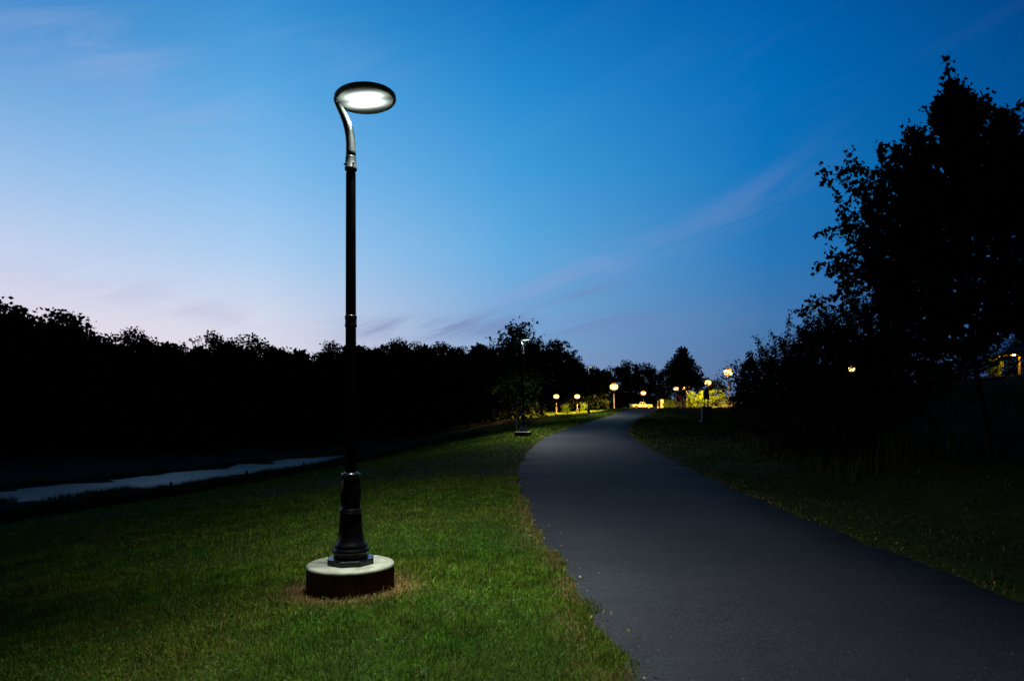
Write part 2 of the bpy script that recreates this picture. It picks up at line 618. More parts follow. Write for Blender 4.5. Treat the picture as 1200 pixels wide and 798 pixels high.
def vnoise(x, y, s, seed):
    """cheap smooth value noise 0..1"""
    rng = np.random.default_rng(seed)
    tab = rng.random((256, 256))
    fx, fy = x * s, y * s
    ix, iy = np.floor(fx).astype(int), np.floor(fy).astype(int)
    tx, ty = sstep(fx - ix), sstep(fy - iy)
    g = lambda i, j: tab[i % 256, j % 256]
    return (g(ix, iy) * (1 - tx) + g(ix + 1, iy) * tx) * (1 - ty) + (g(ix, iy + 1) * (1 - tx) + g(ix + 1, iy + 1) * tx) * ty


def lawn_pts(rng, y0, y1, dens, xmin_f, side='left'):
    """even random points over the lawn between two distances"""
    out = []
    step = .5
    for ya in np.arange(y0, y1, step):
        yc = ya + step / 2
        if side == 'left':
            a = max(-.80 * yc - 1.6, float(ci(C_TOE_X, yc)) - .6)
            b = float(ci(C_LEFT, yc)) + .16
        else:
            a = float(ci(C_RIGHT, yc)) - .03
            b = min(.80 * yc + 1.2, a + xmin_f)
        if b <= a: continue
        k = int((b - a) * step * dens)
        out.append(np.stack([rng.uniform(a, b, k), rng.uniform(ya, ya + step, k)], -1))
    return np.concatenate(out)


def lawn_tints(p, rng, seed=5):
    n = len(p)
    v1 = vnoise(p[:, 0], p[:, 1], .9, seed)
    v2 = vnoise(p[:, 0] + 50, p[:, 1], 3.1, seed + 1)
    v3 = vnoise(p[:, 0], p[:, 1] + 77, 7.0, seed + 2)
    base = np.array([.084, .175, .009])
    lush = np.array([.045, .140, .012])
    yel = np.array([.165, .21, .012])
    straw = np.array([.46, .30, .11])
    brown = np.array([.17, .10, .04])
    t = base[None] * (1 - v1[:, None]) + yel[None] * v1[:, None]
    t = t * (1 - .5 * v2[:, None]) + lush[None] * .5 * v2[:, None]
    t *= (.3 + 1.35 * rng.random(n) ** 1.5)[:, None]
    t *= (.6 + .7 * v3)[:, None]
    # dull sward on the right verge; its lack of lamplight is tinted in
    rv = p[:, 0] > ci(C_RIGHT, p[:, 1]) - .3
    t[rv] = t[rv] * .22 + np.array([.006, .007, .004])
    d = np.hypot(p[:, 0] - LAMP[0], p[:, 1] - LAMP[1])
    pd = .035 + .10 * (v1 > .72) + .9 * np.exp(-((d - .43) / .15) ** 2)
    pd += .5 * np.exp(-((ci(C_LEFT, p[:, 1]) - p[:, 0]) / .16) ** 2) * (v2 > .35)
    pd += .5 * np.exp(-((p[:, 0] - ci(C_RIGHT, p[:, 1])) / .12) ** 2) * (v2 > .3)
    r = rng.random(n)
    isd = r < pd
    mixb = rng.random(n)[:, None]
    t[isd] = (straw[None] * mixb + brown[None] * (1 - mixb))[isd] * rng.uniform(.5, 1.1, n)[isd][:, None]
    return t


rng = np.random.default_rng(11)
near = lawn_pts(rng, 2.6, 7.5, 9000, 0)
mid = lawn_pts(rng, 7.5, 15, 2300, 0)
farp = lawn_pts(rng, 15, 46, 260, 0)
vr_ = lawn_pts(rng, 3.5, 16, 700, 4.5, 'right')
vr2 = lawn_pts(rng, 16, 50, 200, 11, 'right')
far2 = lawn_pts(rng, 46, 100, 45, 0)
k = rng.uniform(0, 1, 26000)
ky = rng.uniform(60, 118, 26000)
far2 = np.concatenate([far2, np.stack([at(600, ky) + (at(712, ky) - at(600, ky)) * k, ky], -1)])
far2 = far2[far2[:, 0] < ci(C_LEFT, far2[:, 1])]
far2 = np.concatenate([far2, lawn_pts(rng, 46, 100, 45, 14, 'right')])
allp = np.concatenate([near, mid, farp, vr_, vr2, far2])
keep = (np.hypot(allp[:, 0] - LAMP[0], allp[:, 1] - LAMP[1]) > .385)
allp = allp[keep]
over = allp[:, 0] - ci(C_LEFT, allp[:, 1])
onp = (over > .0) & (allp[:, 0] < ci(C_RIGHT, allp[:, 1]) - .3)
allp = allp[~onp | (over < .17 * (vnoise(allp[:, 0], allp[:, 1], 2.6, 61) - .35) * 1.6)]
dist = np.hypot(allp[:, 0], allp[:, 1])
ln = rng.uniform(.022, .058, len(allp)) * (.65 + .75 * vnoise(allp[:, 0], allp[:, 1], 2.2, 3))
ln *= np.where(rng.random(len(allp)) < .03, 2.1, 1.0) * np.clip(dist / 18, 1, 2.2)
wd = np.clip(.0011 * dist, .0048, .075) * rng.uniform(.7, 1.3, len(allp))
edge_pull = np.exp(-((ci(C_LEFT, allp[:, 1]) - allp[:, 0]) / .12) ** 2)
ln *= 1 + .15 * edge_pull
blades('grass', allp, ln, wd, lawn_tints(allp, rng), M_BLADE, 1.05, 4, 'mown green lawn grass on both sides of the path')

# clover and broad-leaved weeds in the turf, leaf litter at the path edges
rng = np.random.default_rng(31)
cp = []
for k in range(260):
    yc = rng.uniform(3.0, 11)
    xc = rng.uniform(max(-.8 * yc - .8, float(ci(C_TOE_X, yc))), float(ci(C_LEFT, yc)) - .1)
    nn = int(rng.uniform(15, 60))
    cp.append(np.stack([xc + rng.normal(0, .09, nn), yc + rng.normal(0, .09, nn)], -1))
cp = np.concatenate(cp)
cp = cp[(np.hypot(cp[:, 0] - LAMP[0], cp[:, 1] - LAMP[1]) > .42) & (cp[:, 0] < ci(C_LEFT, cp[:, 1]))]
WEEDS_LATER = cp

# tall rough grass at the foot of the bank and round the pond
tp = []
rng = np.random.default_rng(21)
for k in range(46000):
    y = rng.uniform(8, 74) if k % 3 else rng.uniform(8, 40)
    x = float(np.interp(y, *C_TOE_X)) - abs(rng.normal(0, 2.2)) + .3
    tp.append((x, y))
for k in range(24000):
    i = rng.integers(0, len(POND) - 1)
    t = rng.random()
    a, b = POND[i], POND[i + 1]
    s = rng.choice([-1, 1])
    w = (a[2] + t * (b[2] - a[2])) + abs(rng.normal(0, .6)) - .15
    d = Vector((b[0] - a[0], b[1] - a[1])).normalized()
    tp.append((a[0] + t * (b[0] - a[0]) - s * d.y * w, a[1] + t * (b[1] - a[1]) + s * d.x * w))
for k in range(16000):
    y = rng.uniform(13, 60)
    tp.append((float(ci(C_RIGHT, y)) + float(ci(C_D0, y)) + .6 + abs(rng.normal(0, 5)), y))
tp = np.array(tp)
tl = rng.uniform(.25, .7, len(tp)) * np.where((tp[:, 0] < 0) & (tp[:, 1] < 60), .55, 1.0) * (.35 + 1.0 * vnoise(tp[:, 0], tp[:, 1], .7, 8))
tl = np.where((np.arange(len(tp)) >= 46000) & (np.arange(len(tp)) < 70000), tl * .95, tl)
tt = np.array([.050, .038, .015])[None] * rng.uniform(.5, 1.6, len(tp))[:, None] + np.array([0, .009, 0])[None] * (rng.random(len(tp)) > .5)[:, None]
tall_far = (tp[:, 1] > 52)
tt[tall_far] *= np.array([4.5, 5.5, 3.0])  # lamplight on the far grass strip is put into this brighter tint
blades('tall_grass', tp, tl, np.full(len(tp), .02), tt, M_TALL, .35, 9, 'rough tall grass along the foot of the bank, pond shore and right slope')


# ------------------------------------------------------------------ trees
LEAF_POLY = np.array([(0, 0), (.30, .16), (.52, .50), (.24, .52), (0, 1.05), (-.24, .52), (-.52, .50), (-.30, .16)])   # lobed leaf
DIAMOND = np.array([(0, 0), (.36, .45), (0, 1.0), (-.36, .45)])
OVAL = np.array([(0, 0), (.24, .3), (.22, .7), (0, 1.0), (-.22, .7), (-.24, .3)])


def leaves_mesh(name, pos, size, shape, rng, up=None, droop=.5, fold=.15):
    """one face per leaf; pos Nx3, size N"""
    n = len(pos)
    k = len(shape)
    if up is None:
        d = rng.normal(size=(n, 3))
    else:
        d = up + rng.normal(size=(n, 3)) * .7
    d[:, 2] -= droop
    d /= np.linalg.norm(d, axis=1)[:, None] + 1e-9
    r = rng.normal(size=(n, 3))
    u = np.cross(d, r)
    u /= np.linalg.norm(u, axis=1)[:, None] + 1e-9
    w = np.cross(u, d)
    sx, sy = shape[:, 0], shape[:, 1]
    V = pos[:, None, :] + size[:, None, None] * (u[:, None, :] * sx[None, :, None] + d[:, None, :] * sy[None, :, None]
                                               + w[:, None, :] * (np.abs(sx) * fold)[None, :, None])
    f = np.arange(n * k).reshape(n, k)
    return np_mesh(name, V.reshape(-1, 3), [f])


def tube_arrays(polys, seg=6):
    """polys: list of (pts Nx3, radii N) -> verts, quads"""
    V, Q = [], []
    base = 0
    for pts, rad in polys:
        pts = np.asarray(pts, float)
        rad = np.asarray(rad, float)
        m = len(pts)
        d = np.gradient(pts, axis=0)
        d /= np.linalg.norm(d, axis=1)[:, None] + 1e-9
        ref = np.array([.31, .77, .2])
        u = np.cross(d, ref)
        u /= np.linalg.norm(u, axis=1)[:, None] + 1e-9
        v = np.cross(d, u)
        a = np.arange(seg) * 2 * PI / seg
        ring = pts[:, None, :] + rad[:, None, None] * (np.cos(a)[None, :, None] * u[:, None, :] + np.sin(a)[None, :, None] * v[:, None, :])
        V.append(ring.reshape(-1, 3))
        i = base + np.arange(m * seg).reshape(m, seg)
        q = np.stack([i[:-1], np.roll(i[:-1], -1, 1), np.roll(i[1:], -1, 1), i[1:]], -1).reshape(-1, 4)
        Q.append(q)
        base += m * seg
    return np.concatenate(V), np.concatenate(Q)


def clump_tree(seed, H, Wd, base=.12, n_clumps=46, n_leaves=7000, leaf=.34, prof='round', shape=DIAMOND, spread=.17, lean=0.0):
    """trunk and limbs reaching to leaf clumps spread through an uneven crown"""
    rng = np.random.default_rng(seed)
    cl = []
    limbs = []
    top = H
    trunk = [(0, 0, -.3)]
    for t in np.linspace(.1, .93, 7):
        trunk.append((lean * H * t + rng.normal(0, .012) * H, rng.normal(0, .012) * H, t * H))
    trunk = np.array(trunk)
    limbs.append((trunk, np.linspace(.022 * H, .004 * H, len(trunk))))
    for i in range(n_clumps):
        t = base + (1 - base) * (i + rng.random()) / n_clumps
        if prof == 'round':
            w = math.sqrt(max(0, 1 - ((t - .5) / .56) ** 2)) if t > .5 else .7 + .3 * (t - base) / (.5 - base)
        elif prof == 'cone':
            w = (1 - t) ** .75 * 1.1 * (1 if t > .25 else .75 + t)
        elif prof == 'slim':
            w = .35 + .65 * math.sin(PI * min(max((t - .2) / .85, 0), 1))
        else:
            w = (t + .25) * math.sqrt(max(0.02, 1 - t)) * 1.6
        a = rng.uniform(0, 2 * PI)
        rr = Wd * .5 * max(w, .06) * math.sqrt(rng.uniform(.08, 1)) * rng.uniform(.8, 1.12)
        c = np.array([rr * math.cos(a) + lean * H * t, rr * math.sin(a), t * H * .97])
        r = spread * Wd * rng.uniform(.55, 1.15) * (.6 if t > .85 and prof != 'round' else 1)
        cl.append((c, r))
        s = trunk[min(len(trunk) - 2, max(1, int(t * 6.2)))] * .95
        m = (s + c) / 2 + np.array([0, 0, -.03 * H])
        limbs.append((np.array([s, m, c]), np.array([.008 * H, .005 * H, .0015 * H])))
    wts = np.array([r ** 2 for _, r in cl])
    wts /= wts.sum()
    pos = []
    for (c, r), w in zip(cl, wts):
        k = max(8, int(n_leaves * w))
        d = rng.normal(size=(k, 3))
        d /= np.linalg.norm(d, axis=1)[:, None]
        rad = r * rng.uniform(.15, 1, k) ** .5 * rng.uniform(.8, 1.2, k)
        p = c + d * rad[:, None] * np.array([1.05, 1.05, .75])
        pos.append(p)
    pos = np.concatenate(pos)
    size = leaf * rng.uniform(.6, 1.3, len(pos))
    v, q = tube_arrays(limbs, 6)
    return np_mesh('trunk', v, [q], True), leaves_mesh('crown', pos, size, shape, rng)


def shoot_tree(seed, H, Wd, base_t=.26, n_br=70, leaf=.10, per_m=26, prof=None, shape=LEAF_POLY, trunk_r=.055, lean=(0, 0), up_a=(.55, 1.05), sub=3, end_shoot=.35, fill=0, low=0.0, cap=1.25, gaps=(), place=None, var=(.72, 1.12)):
    """young maple habit: ascending branches, side shoots, leaves set along every shoot"""
    rng = np.random.default_rng(seed)
    limbs, P, S = [], [], []
    m = 12
    t = np.linspace(0, 1, m)
    trunk = np.stack([lean[0] * H * t + .012 * H * np.sin(t * 7 + seed), lean[1] * H * t + .010 * H * np.sin(t * 5), t * H * .95 - .25 * (t == 0)], -1)
    limbs.append((trunk, trunk_r * (1 - .93 * t)))

    def leaves_along(pts, a, b, dens):
        seg = np.linalg.norm(np.diff(pts, axis=0), axis=1).sum()
        k = max(2, int(seg * (b - a) * dens))
        tt = rng.uniform(a, b, k)
        f = tt * (len(pts) - 1)
        i = np.minimum(f.astype(int), len(pts) - 2)
        p = pts[i] * (1 - (f - i))[:, None] + pts[i + 1] * (f - i)[:, None]
        P.append(p + rng.normal(0, leaf * .55, (k, 3)))
        S.append(leaf * rng.uniform(.6, 1.25, k))

    for i in range(n_br):
        tb = base_t + (1 - base_t) * ((i + rng.random()) / n_br) ** 1.0 * .95
        w = prof(tb) if prof else 1 - tb
        o = np.array([np.interp(tb * .95, t, trunk[:, j]) for j in range(3)])
        a = i * 2.399 + rng.normal(0, .35)
        ln_ = Wd * .5 * max(w, .07) * rng.uniform(*var)
        up = rng.uniform(*up_a) + .35 * tb - low * max(0, .45 - tb) * 2.2
        d = np.array([math.cos(a), math.sin(a), math.tan(min(up, cap)) * .8])
        hl = ln_
        pts = [o]
        for s in np.linspace(.2, 1, 6):
            pts.append(o + np.array([d[0] * hl * s, d[1] * hl * s, d[2] * hl * (s ** 1.25) * .62]) + rng.normal(0, .02 * ln_, 3))
        pts = np.array(pts)
        limbs.append((pts, np.linspace(trunk_r * .32 * (1 - .6 * tb), .004, len(pts))))
        leaves_along(pts, .2, 1.0, per_m)
        for sb in range(sub):
            s0 = rng.uniform(.3, .98)
            f = s0 * (len(pts) - 1)
            j = min(int(f), len(pts) - 2)
            q0 = pts[j] + (pts[j + 1] - pts[j]) * (f - j)
            dd = rng.normal(size=3) * .8 + d * .5 + np.array([0, 0, .75])
            dd /= np.linalg.norm(dd)
            sl = ln_ * rng.uniform(.22, .5) + end_shoot * rng.uniform(.3, 1) * (.35 + .65 * w)
            sp = np.array([q0 + dd * sl * s + rng.normal(0, .015, 3) for s in np.linspace(0, 1, 4)])
            limbs.append((sp, np.linspace(.009, .003, 4)))
            leaves_along(sp, .1, 1.05, per_m * 1.1)
    # leader
    leaves_along(trunk, .55, 1.0, per_m * 1.4)
    if fill:
        tb = rng.uniform(base_t + .02, .66, fill)
        w = np.array([prof(k) if prof else 1 - k for k in tb])
        a = rng.uniform(0, 2 * PI, fill)
        rr = Wd * .5 * w * .72 * np.sqrt(rng.random(fill))
        P.append(np.stack([rr * np.cos(a) + lean[0] * H * tb, rr * np.sin(a) + lean[1] * H * tb, tb * H + rr * .25], -1))
        S.append(leaf * rng.uniform(.6, 1.3, fill))
    P, S = np.concatenate(P), np.concatenate(S)
    for (g, r) in gaps:      # thin spots in the crown
        (lx, ly, lz), rz, sc = place
        c, sn = math.cos(rz), math.sin(rz)
        w = P * np.array(sc)
        w = np.stack([w[:, 0] * c - w[:, 1] * sn + lx, w[:, 0] * sn + w[:, 1] * c + ly, w[:, 2] + lz], -1)
        a = np.array([0, 0, EYE])
        dv = np.array(g) - a
        dv /= np.linalg.norm(dv)
        dd = np.linalg.norm(np.cross(w - a, dv), axis=1)
        keep = dd > r * rng.uniform(.55, 1.15, len(P))
        P, S = P[keep], S[keep]
    v, q = tube_arrays(limbs, 7)
    return np_mesh('trunk', v, [q], True), leaves_mesh('crown', P, S, shape, rng, droop=.55)


def put_tree(name, meshes, loc, label, cat='tree', group=None, rz=0.0, sc=(1, 1, 1), leafm=None, bark=None):
    t = empty(name, loc, rz)
    t.scale = sc
    tr = mesh_obj('trunk', meshes[0], bark or M_BARK, t)
    cr = mesh_obj('crown', meshes[1], leafm or M_LEAF_BLACK, t)
    return tag(t, label, cat, group)


rng = np.random.default_rng(32)
wp = np.stack([WEEDS_LATER[:, 0], WEEDS_LATER[:, 1], height(WEEDS_LATER[:, 0], WEEDS_LATER[:, 1]) + rng.uniform(.015, .05, len(WEEDS_LATER))], -1)
tag(mesh_obj('clover', leaves_mesh('clover', wp, rng.uniform(.012, .026, len(wp)), OVAL, rng, droop=.1), M_LEAF_WEED), 'clover and low broad-leaved weeds scattered in the lit lawn', None, None, 'stuff')
lp = []
for k in range(420):
    yl = 3 + 22 * rng.random() ** 1.5
    if k % 2: xx = float(ci(C_LEFT, yl)) + rng.normal(.02, .12)
    else: xx = float(ci(C_RIGHT, yl)) + rng.normal(-.02, .12)
    if k % 45 == 0: xx = rng.uniform(float(ci(C_LEFT, yl)), float(ci(C_RIGHT, yl)))
    lp.append((xx, yl))
lp = np.array(lp)
lp3 = np.stack([lp[:, 0], lp[:, 1], height(lp[:, 0], lp[:, 1]) + .075], -1)
flat = np.stack([rng.normal(size=len(lp)), rng.normal(size=len(lp)), rng.normal(0, .15, len(lp))], -1)
tag(mesh_obj('leaf_litter', leaves_mesh('leaf_litter', lp3, rng.uniform(.012, .032, len(lp)), LEAF_POLY, rng, up=flat * 3, droop=0), M_LITTER), 'small dry leaves and grit along the edges of the path', None, None, 'stuff')

# the big tree at the right edge
def prof_right(t):
    return float(np.interp(t, [0, .15, .26, .4, .5, .6, .7, .8, .9, 1], [.85, 1.06, 1.1, 1.05, .96, .74, .58, .36, .15, .04]))


x, y = at(1163, 12.0), 12.0
big = shoot_tree(3, zat(52, y) - hz(x, y) + .1, 4.6, .20, 110, .10, 62, prof_right, trunk_r=.075, lean=(-.11, 0), sub=6, end_shoot=.3, fill=7500, low=.25, cap=.85, var=(.84, 1.06), gaps=[((at(1184, 78), 78, zat(414, 78)), .42), ((at(998, 70), 70, zat(433, 70)), .16)], place=((x, y, hz(x, y)), 0, (1, .62, 1)))
put_tree('broadleaf_tree', big, (x, y, hz(x, y)), 'tall black leafy tree filling the right edge of the lawn', sc=(1, .62, 1))

# arching shrub-tree to its left
def prof_arch(t):
    return float(np.interp(t, [0, .2, .5, .8, 1], [.8, 1, 1, .7, .25]))


x, y = at(967, 15.0), 15.0
arch = shoot_tree(17, zat(345, y) - hz(x, y) - .55, 3.3, .08, 64, .06, 110, prof_arch, OVAL, .05, (0, 0), (.15, .6), 5, .4, fill=5000, gaps=[((at(998, 70), 70, zat(433, 70)), .19)], place=((x, y, hz(x, y)), 1.0, (1, 1, 1)))
put_tree('arching_shrub', arch, (x, y, hz(x, y)), 'feathery dark shrub with arching twigs left of the tall right tree', 'shrub', rz=1.0)

x2, y2 = at(1012, 15.6), 15.6
arch2 = shoot_tree(23, zat(312, y2) - hz(x2, y2) - .55, 2.7, .10, 60, .06, 110, prof_arch, OVAL, .05, (0, 0), (.35, .8), 5, .4, fill=4500, gaps=[((at(998, 70), 70, zat(433, 70)), .19)], place=((x2, y2, hz(x2, y2)), 2.1, (1, 1, 1)))
put_tree('arching_shrub', arch2, (x2, y2, hz(x2, y2)), 'taller dark shrub between the feathery arching shrub and the big right tree', 'shrub', rz=2.1)

# young tree beside the second lamp
def prof_young(t):
    return float(np.interp(t, [0, .2, .45, .7, .85, 1], [.5, .85, 1, .72, .4, .12]))


x, y = at(607, 36.0), 36.0
young = shoot_tree(29, zat(374, y) - hz(x, y), 3.5, .22, 46, .17, 15, prof_young, trunk_r=.06, sub=4, end_shoot=.6)
put_tree('young_tree', young, (x, y, hz(x, y)), 'young dark tree standing just behind the second curved-arm lamp', leafm=M_LEAF_MID)

# tree line across the water: six crowns, one tree each time
VAR = [clump_tree(100 + i, 12.0, w, .06, nc, 6500, lf, p, DIAMOND, sp) for i, (w, nc, lf, p, sp) in enumerate([
    (9.5, 50, .36, 'round', .15), (8.0, 44, .34, 'round', .16), (11.0, 60, .38, 'round', .13), (7.0, 40, .32, 'round', .17), (9.0, 56, .34, 'fan', .13)])]
SPARSE = clump_tree(131, 12.0, 6.0, .45, 30, 900, .30, 'fan', DIAMOND, .15)
SLIM = clump_tree(141, 12.0, 4.2, .1, 34, 2600, .34, 'slim', DIAMOND, .2)
SLIM2 = clump_tree(142, 12.0, 3.4, .3, 26, 1300, .34, 'slim', DIAMOND, .2)

random.seed(5)
GROUP_LINE = 'trees of the black tree line across the water'
LINE_LABEL = 'black leafy tree in the continuous tree line beyond the water'
line = [  # column, top row, distance, variant, width factor
    (-105, 352, 62, 2, 1.1), (-55, 350, 66, 0, 1.1), (6, 364, 64, 2, 1.25), (32, 367, 66, 0, 1.1), (58, 380, 68, 1, 1.1), (104, 396, 72, 0, 1.2), (135, 401, 78, 3, 1.2),
    (165, 391, 80, 1, .8), (195, 408, 82, 2, 1.1), (282, 400, 80, 0, 1.1), (258, 391, 82, 3, .6), (308, 404, 84, 1, 1.1), (338, 411, 86, 2, 1.0), (366, 415, 88, 0, 1.0),
    (388, 405, 88, 1, .9), (420, 406, 90, 3, 1.0), (448, 408, 90, 0, 1.0), (476, 400, 90, 1, .9), (500, 405, 92, 0, .9), (527, 403, 94, 3, 1.0),
    (552, 408, 100, 0, 1.0), (580, 403, 128, 2, .9), (614, 405, 130, 1, .9), (638, 400, 130, 0, .9), (664, 414, 134, 3, .9), (684, 427, 138, 1, .9), (699, 437, 140, 0, .8), (566, 410, 116, 1, 1.0)]
SPECIAL = {0: 'dark bulky tree at the far left end of the tree line, tallest crown', 2: 'bulky tall dark tree at the left edge above the pond',
           3: 'rounded tall tree right beside the bulky left-edge tree', 4: 'dark round-shouldered tree stepping down from the tall left-edge trees',
           7: 'small dome-topped tree poking above the line between pond and sky',
           10: 'small ball-crowned tree standing just proud of the line, right of the bare one'}
for i, (px, py, y, v, wf) in enumerate(line):
    x = at(px, y)
    b = hz(x, y)
    h = zat(py, y) - b
    s = h / 12.0
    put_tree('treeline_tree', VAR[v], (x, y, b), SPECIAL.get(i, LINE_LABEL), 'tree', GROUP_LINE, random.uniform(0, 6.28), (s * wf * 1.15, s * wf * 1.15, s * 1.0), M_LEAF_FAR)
for (px, py, y, ms, w, lab) in [(229, 390, 78, SPARSE, .8, 'thin bare-looking tree with gappy crown rising from the tree line'),
                                (657, 396, 124, SLIM, 1.0, 'tall slender tree left of its gappy twin above the warm lamps'),
                                (671, 407, 122, SLIM2, 1.0, 'slender gappy tree just right of the taller slender one')]:
    x = at(px, y)
    b = hz(x, y)
    s = (zat(py, y) - b) / 12.0
    put_tree('slender_tree' if ms is not SPARSE else 'sparse_tree', ms, (x, y, b), lab, 'tree', None, random.uniform(0, 6), (s * w, s * w, s), M_LEAF_FAR)

# the wood behind the line reads as one mass
rng = np.random.default_rng(77)
pos = []
skyl = np.array([(-700, 345), (-200, 352), (0, 366), (60, 388), (90, 406), (330, 416), (370, 420), (420, 413), (560, 413), (640, 412), (690, 436), (720, 448)])
for k in range(75000):
    px = rng.uniform(-420, 712)
    y = rng.uniform(84, 112) if px > 100 else rng.uniform(74, 100)
    if px > 545: y = rng.uniform(134, 160)
    x = at(px, y)
    top = zat(np.interp(px, skyl[:, 0], skyl[:, 1]) + 5 * math.sin(px * .21) + 4 * math.sin(px * .083 + 2), y)
    b = -2.0 if px < 545 else 1.5
    pos.append((x, y, b + (top - b) * rng.random() ** .8))
pos = np.array(pos)
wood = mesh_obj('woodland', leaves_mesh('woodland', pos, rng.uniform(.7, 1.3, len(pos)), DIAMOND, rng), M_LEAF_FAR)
tag(wood, 'dark mass of woodland behind the tree line', None, None, 'stuff')

# undergrowth at the foot of the line
pos = []
for k in range(22000):
    px = rng.uniform(-300, 705)
    y = rng.uniform(60, 74) + (10 if px > 250 else 0)
    if px > 520: y += (px - 520) * .55 * rng.random() + (52 if px > 640 else 0)
    x = at(px, y)
    pos.append((x, y, hz(x, y) + abs(rng.normal(0, 1.3))))
pos = np.array(pos)
tag(mesh_obj('undergrowth', leaves_mesh('undergrowth', pos, rng.uniform(.3, .7, len(pos)), DIAMOND, rng), M_LEAF_FAR), 'low dark undergrowth at the foot of the tree line', None, None, 'stuff')

# trees behind the parking lot
FARV = [clump_tree(200 + i, 16.0, w, .04, nc, 3800, .62, p, DIAMOND, sp) for i, (w, nc, p, sp) in enumerate([(13, 48, 'round', .15), (11, 42, 'round', .16), (14, 52, 'round', .14)])]
far_row = [(697, 440, 212), (707, 432, 222), (722, 429, 226), (737, 424, 230), (752, 426, 232), (768, 430, 236), (783, 432, 236), (798, 431, 240), (814, 438, 244), (830, 443, 248), (846, 450, 248), (868, 447, 240), (690, 432, 250), (730, 430, 262), (760, 432, 262)]
for i, (px, py, y) in enumerate(far_row):
    x = at(px, y)
    b = max(hz(x, y), 3.0)
    s = (zat(py, y) - b) / 16.0
    lab = 'dark domed tree, highest crown of the row behind the pickup' if i == 3 else 'dark crown in the row of trees behind the parking lot'
    put_tree('backdrop_tree', FARV[i % 3], (x, y, b), lab, 'tree', 'trees behind the parking lot', random.uniform(0, 6), (s, s, s), M_LEAF_BLACK)

# smaller trees and bushes round the lot, catching the lamps
LOWV = [clump_tree(300 + i, 6.0, w, .05, 30, 3400, .27, 'round', DIAMOND, .19) for i, w in enumerate([5.0, 6.2, 4.2])]
lows = [  # column, top, distance, width, leaf, label, kind
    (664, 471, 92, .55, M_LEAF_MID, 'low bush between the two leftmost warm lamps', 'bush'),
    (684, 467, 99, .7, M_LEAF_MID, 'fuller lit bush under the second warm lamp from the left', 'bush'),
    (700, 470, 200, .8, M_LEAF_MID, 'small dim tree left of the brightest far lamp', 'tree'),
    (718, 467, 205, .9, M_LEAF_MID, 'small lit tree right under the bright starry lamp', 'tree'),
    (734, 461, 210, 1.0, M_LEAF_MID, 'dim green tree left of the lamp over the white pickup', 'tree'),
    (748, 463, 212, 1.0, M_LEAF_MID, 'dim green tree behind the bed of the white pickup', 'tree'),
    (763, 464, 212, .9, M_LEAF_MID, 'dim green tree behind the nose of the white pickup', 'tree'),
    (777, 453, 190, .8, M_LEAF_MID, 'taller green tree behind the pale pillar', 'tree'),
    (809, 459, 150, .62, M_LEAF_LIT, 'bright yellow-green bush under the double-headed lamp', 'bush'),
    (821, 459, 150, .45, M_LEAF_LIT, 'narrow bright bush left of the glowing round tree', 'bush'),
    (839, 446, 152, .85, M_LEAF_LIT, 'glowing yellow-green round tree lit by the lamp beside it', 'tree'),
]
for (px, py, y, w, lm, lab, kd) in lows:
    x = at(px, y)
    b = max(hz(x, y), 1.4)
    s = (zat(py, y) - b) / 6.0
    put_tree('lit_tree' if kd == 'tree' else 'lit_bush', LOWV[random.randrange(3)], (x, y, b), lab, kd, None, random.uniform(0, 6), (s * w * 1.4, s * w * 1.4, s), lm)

x, y = at(799, 132), 132
dk = clump_tree(403, zat(407, y) - 2.5, 10.5, .40, 70, 7000, .45, 'cone', DIAMOND, .14)
put_tree('dark_broad_tree', dk, (x, y, 2.5), 'dark pointed tree standing alone right of the pickup against the sky', 'tree', rz=.7)

# dark bushes on the right bank
BUSH = [clump_tree(500 + i, 3.0, w, .02, 30, 2600, .14, p, DIAMOND, .18) for i, (w, p) in enumerate([(3.2, 'round'), (2.6, 'cone'), (4.0, 'round')])]
bank = [(885, 418, 58, 2, .9, 'dark broad bush far up the bank behind the upright one'), (915, 420, 60, 0, 1.0, 'dark bush on the skyline left of the lone small lamp'), (955, 415, 58, 2, 1.0, 'dark bush filling the skyline under the arching twigs'),
        (968, 432, 44, 0, .7, 'dark bush just left of the lone small lamp'), (1024, 402, 76, 2, 1.0, 'dark bush just right of the lone small lamp'), (1060, 398, 56, 0, 1.3, 'dark bush on the hilltop left of the big tree'), (1095, 396, 58, 2, 1.2, 'dark bush on the hilltop behind the big tree crown'), (1126, 405, 60, 0, .8, 'dark bush on the hilltop left of the big trunk'),
        (878, 412, 45, 1, .9, 'dark upright bush right of the bright high lamp'), (900, 424, 42, 0, .9, 'dark rounded bush under the arching twigs'),
        (930, 428, 34, 2, .8, 'broad dark bush on the bank below the arching shrub'), (1006, 446, 32, 2, .8, 'dark bush under the lone small lamp'),
        (1056, 442, 24, 0, .8, 'dark bush left of the big tree trunk'), (1105, 430, 26, 2, 1.0, 'dark bush close to the left of the big trunk'),
        (865, 462, 43, 0, .8, 'low dark bush at the left end of the bank'), (905, 470, 27, 2, .9, 'low dark mound of foliage above the right verge'),
        (960, 474, 22, 0, 1.2, 'low dark mound under the arching shrub'), (1025, 470, 19, 2, 1.0, 'low dark spreading bush on the right slope')]
for (px, py, y, v, w, lab) in bank:
    x = at(px, y)
    b = hz(x, y)
    s = max(zat(py, y) - b, .35) / 3.0
    put_tree('bank_bush', BUSH[v], (x, y, b), lab, 'bush', 'bushes on the right bank', random.uniform(0, 6), (max(s, .3) * w, max(s, .3) * w, s))


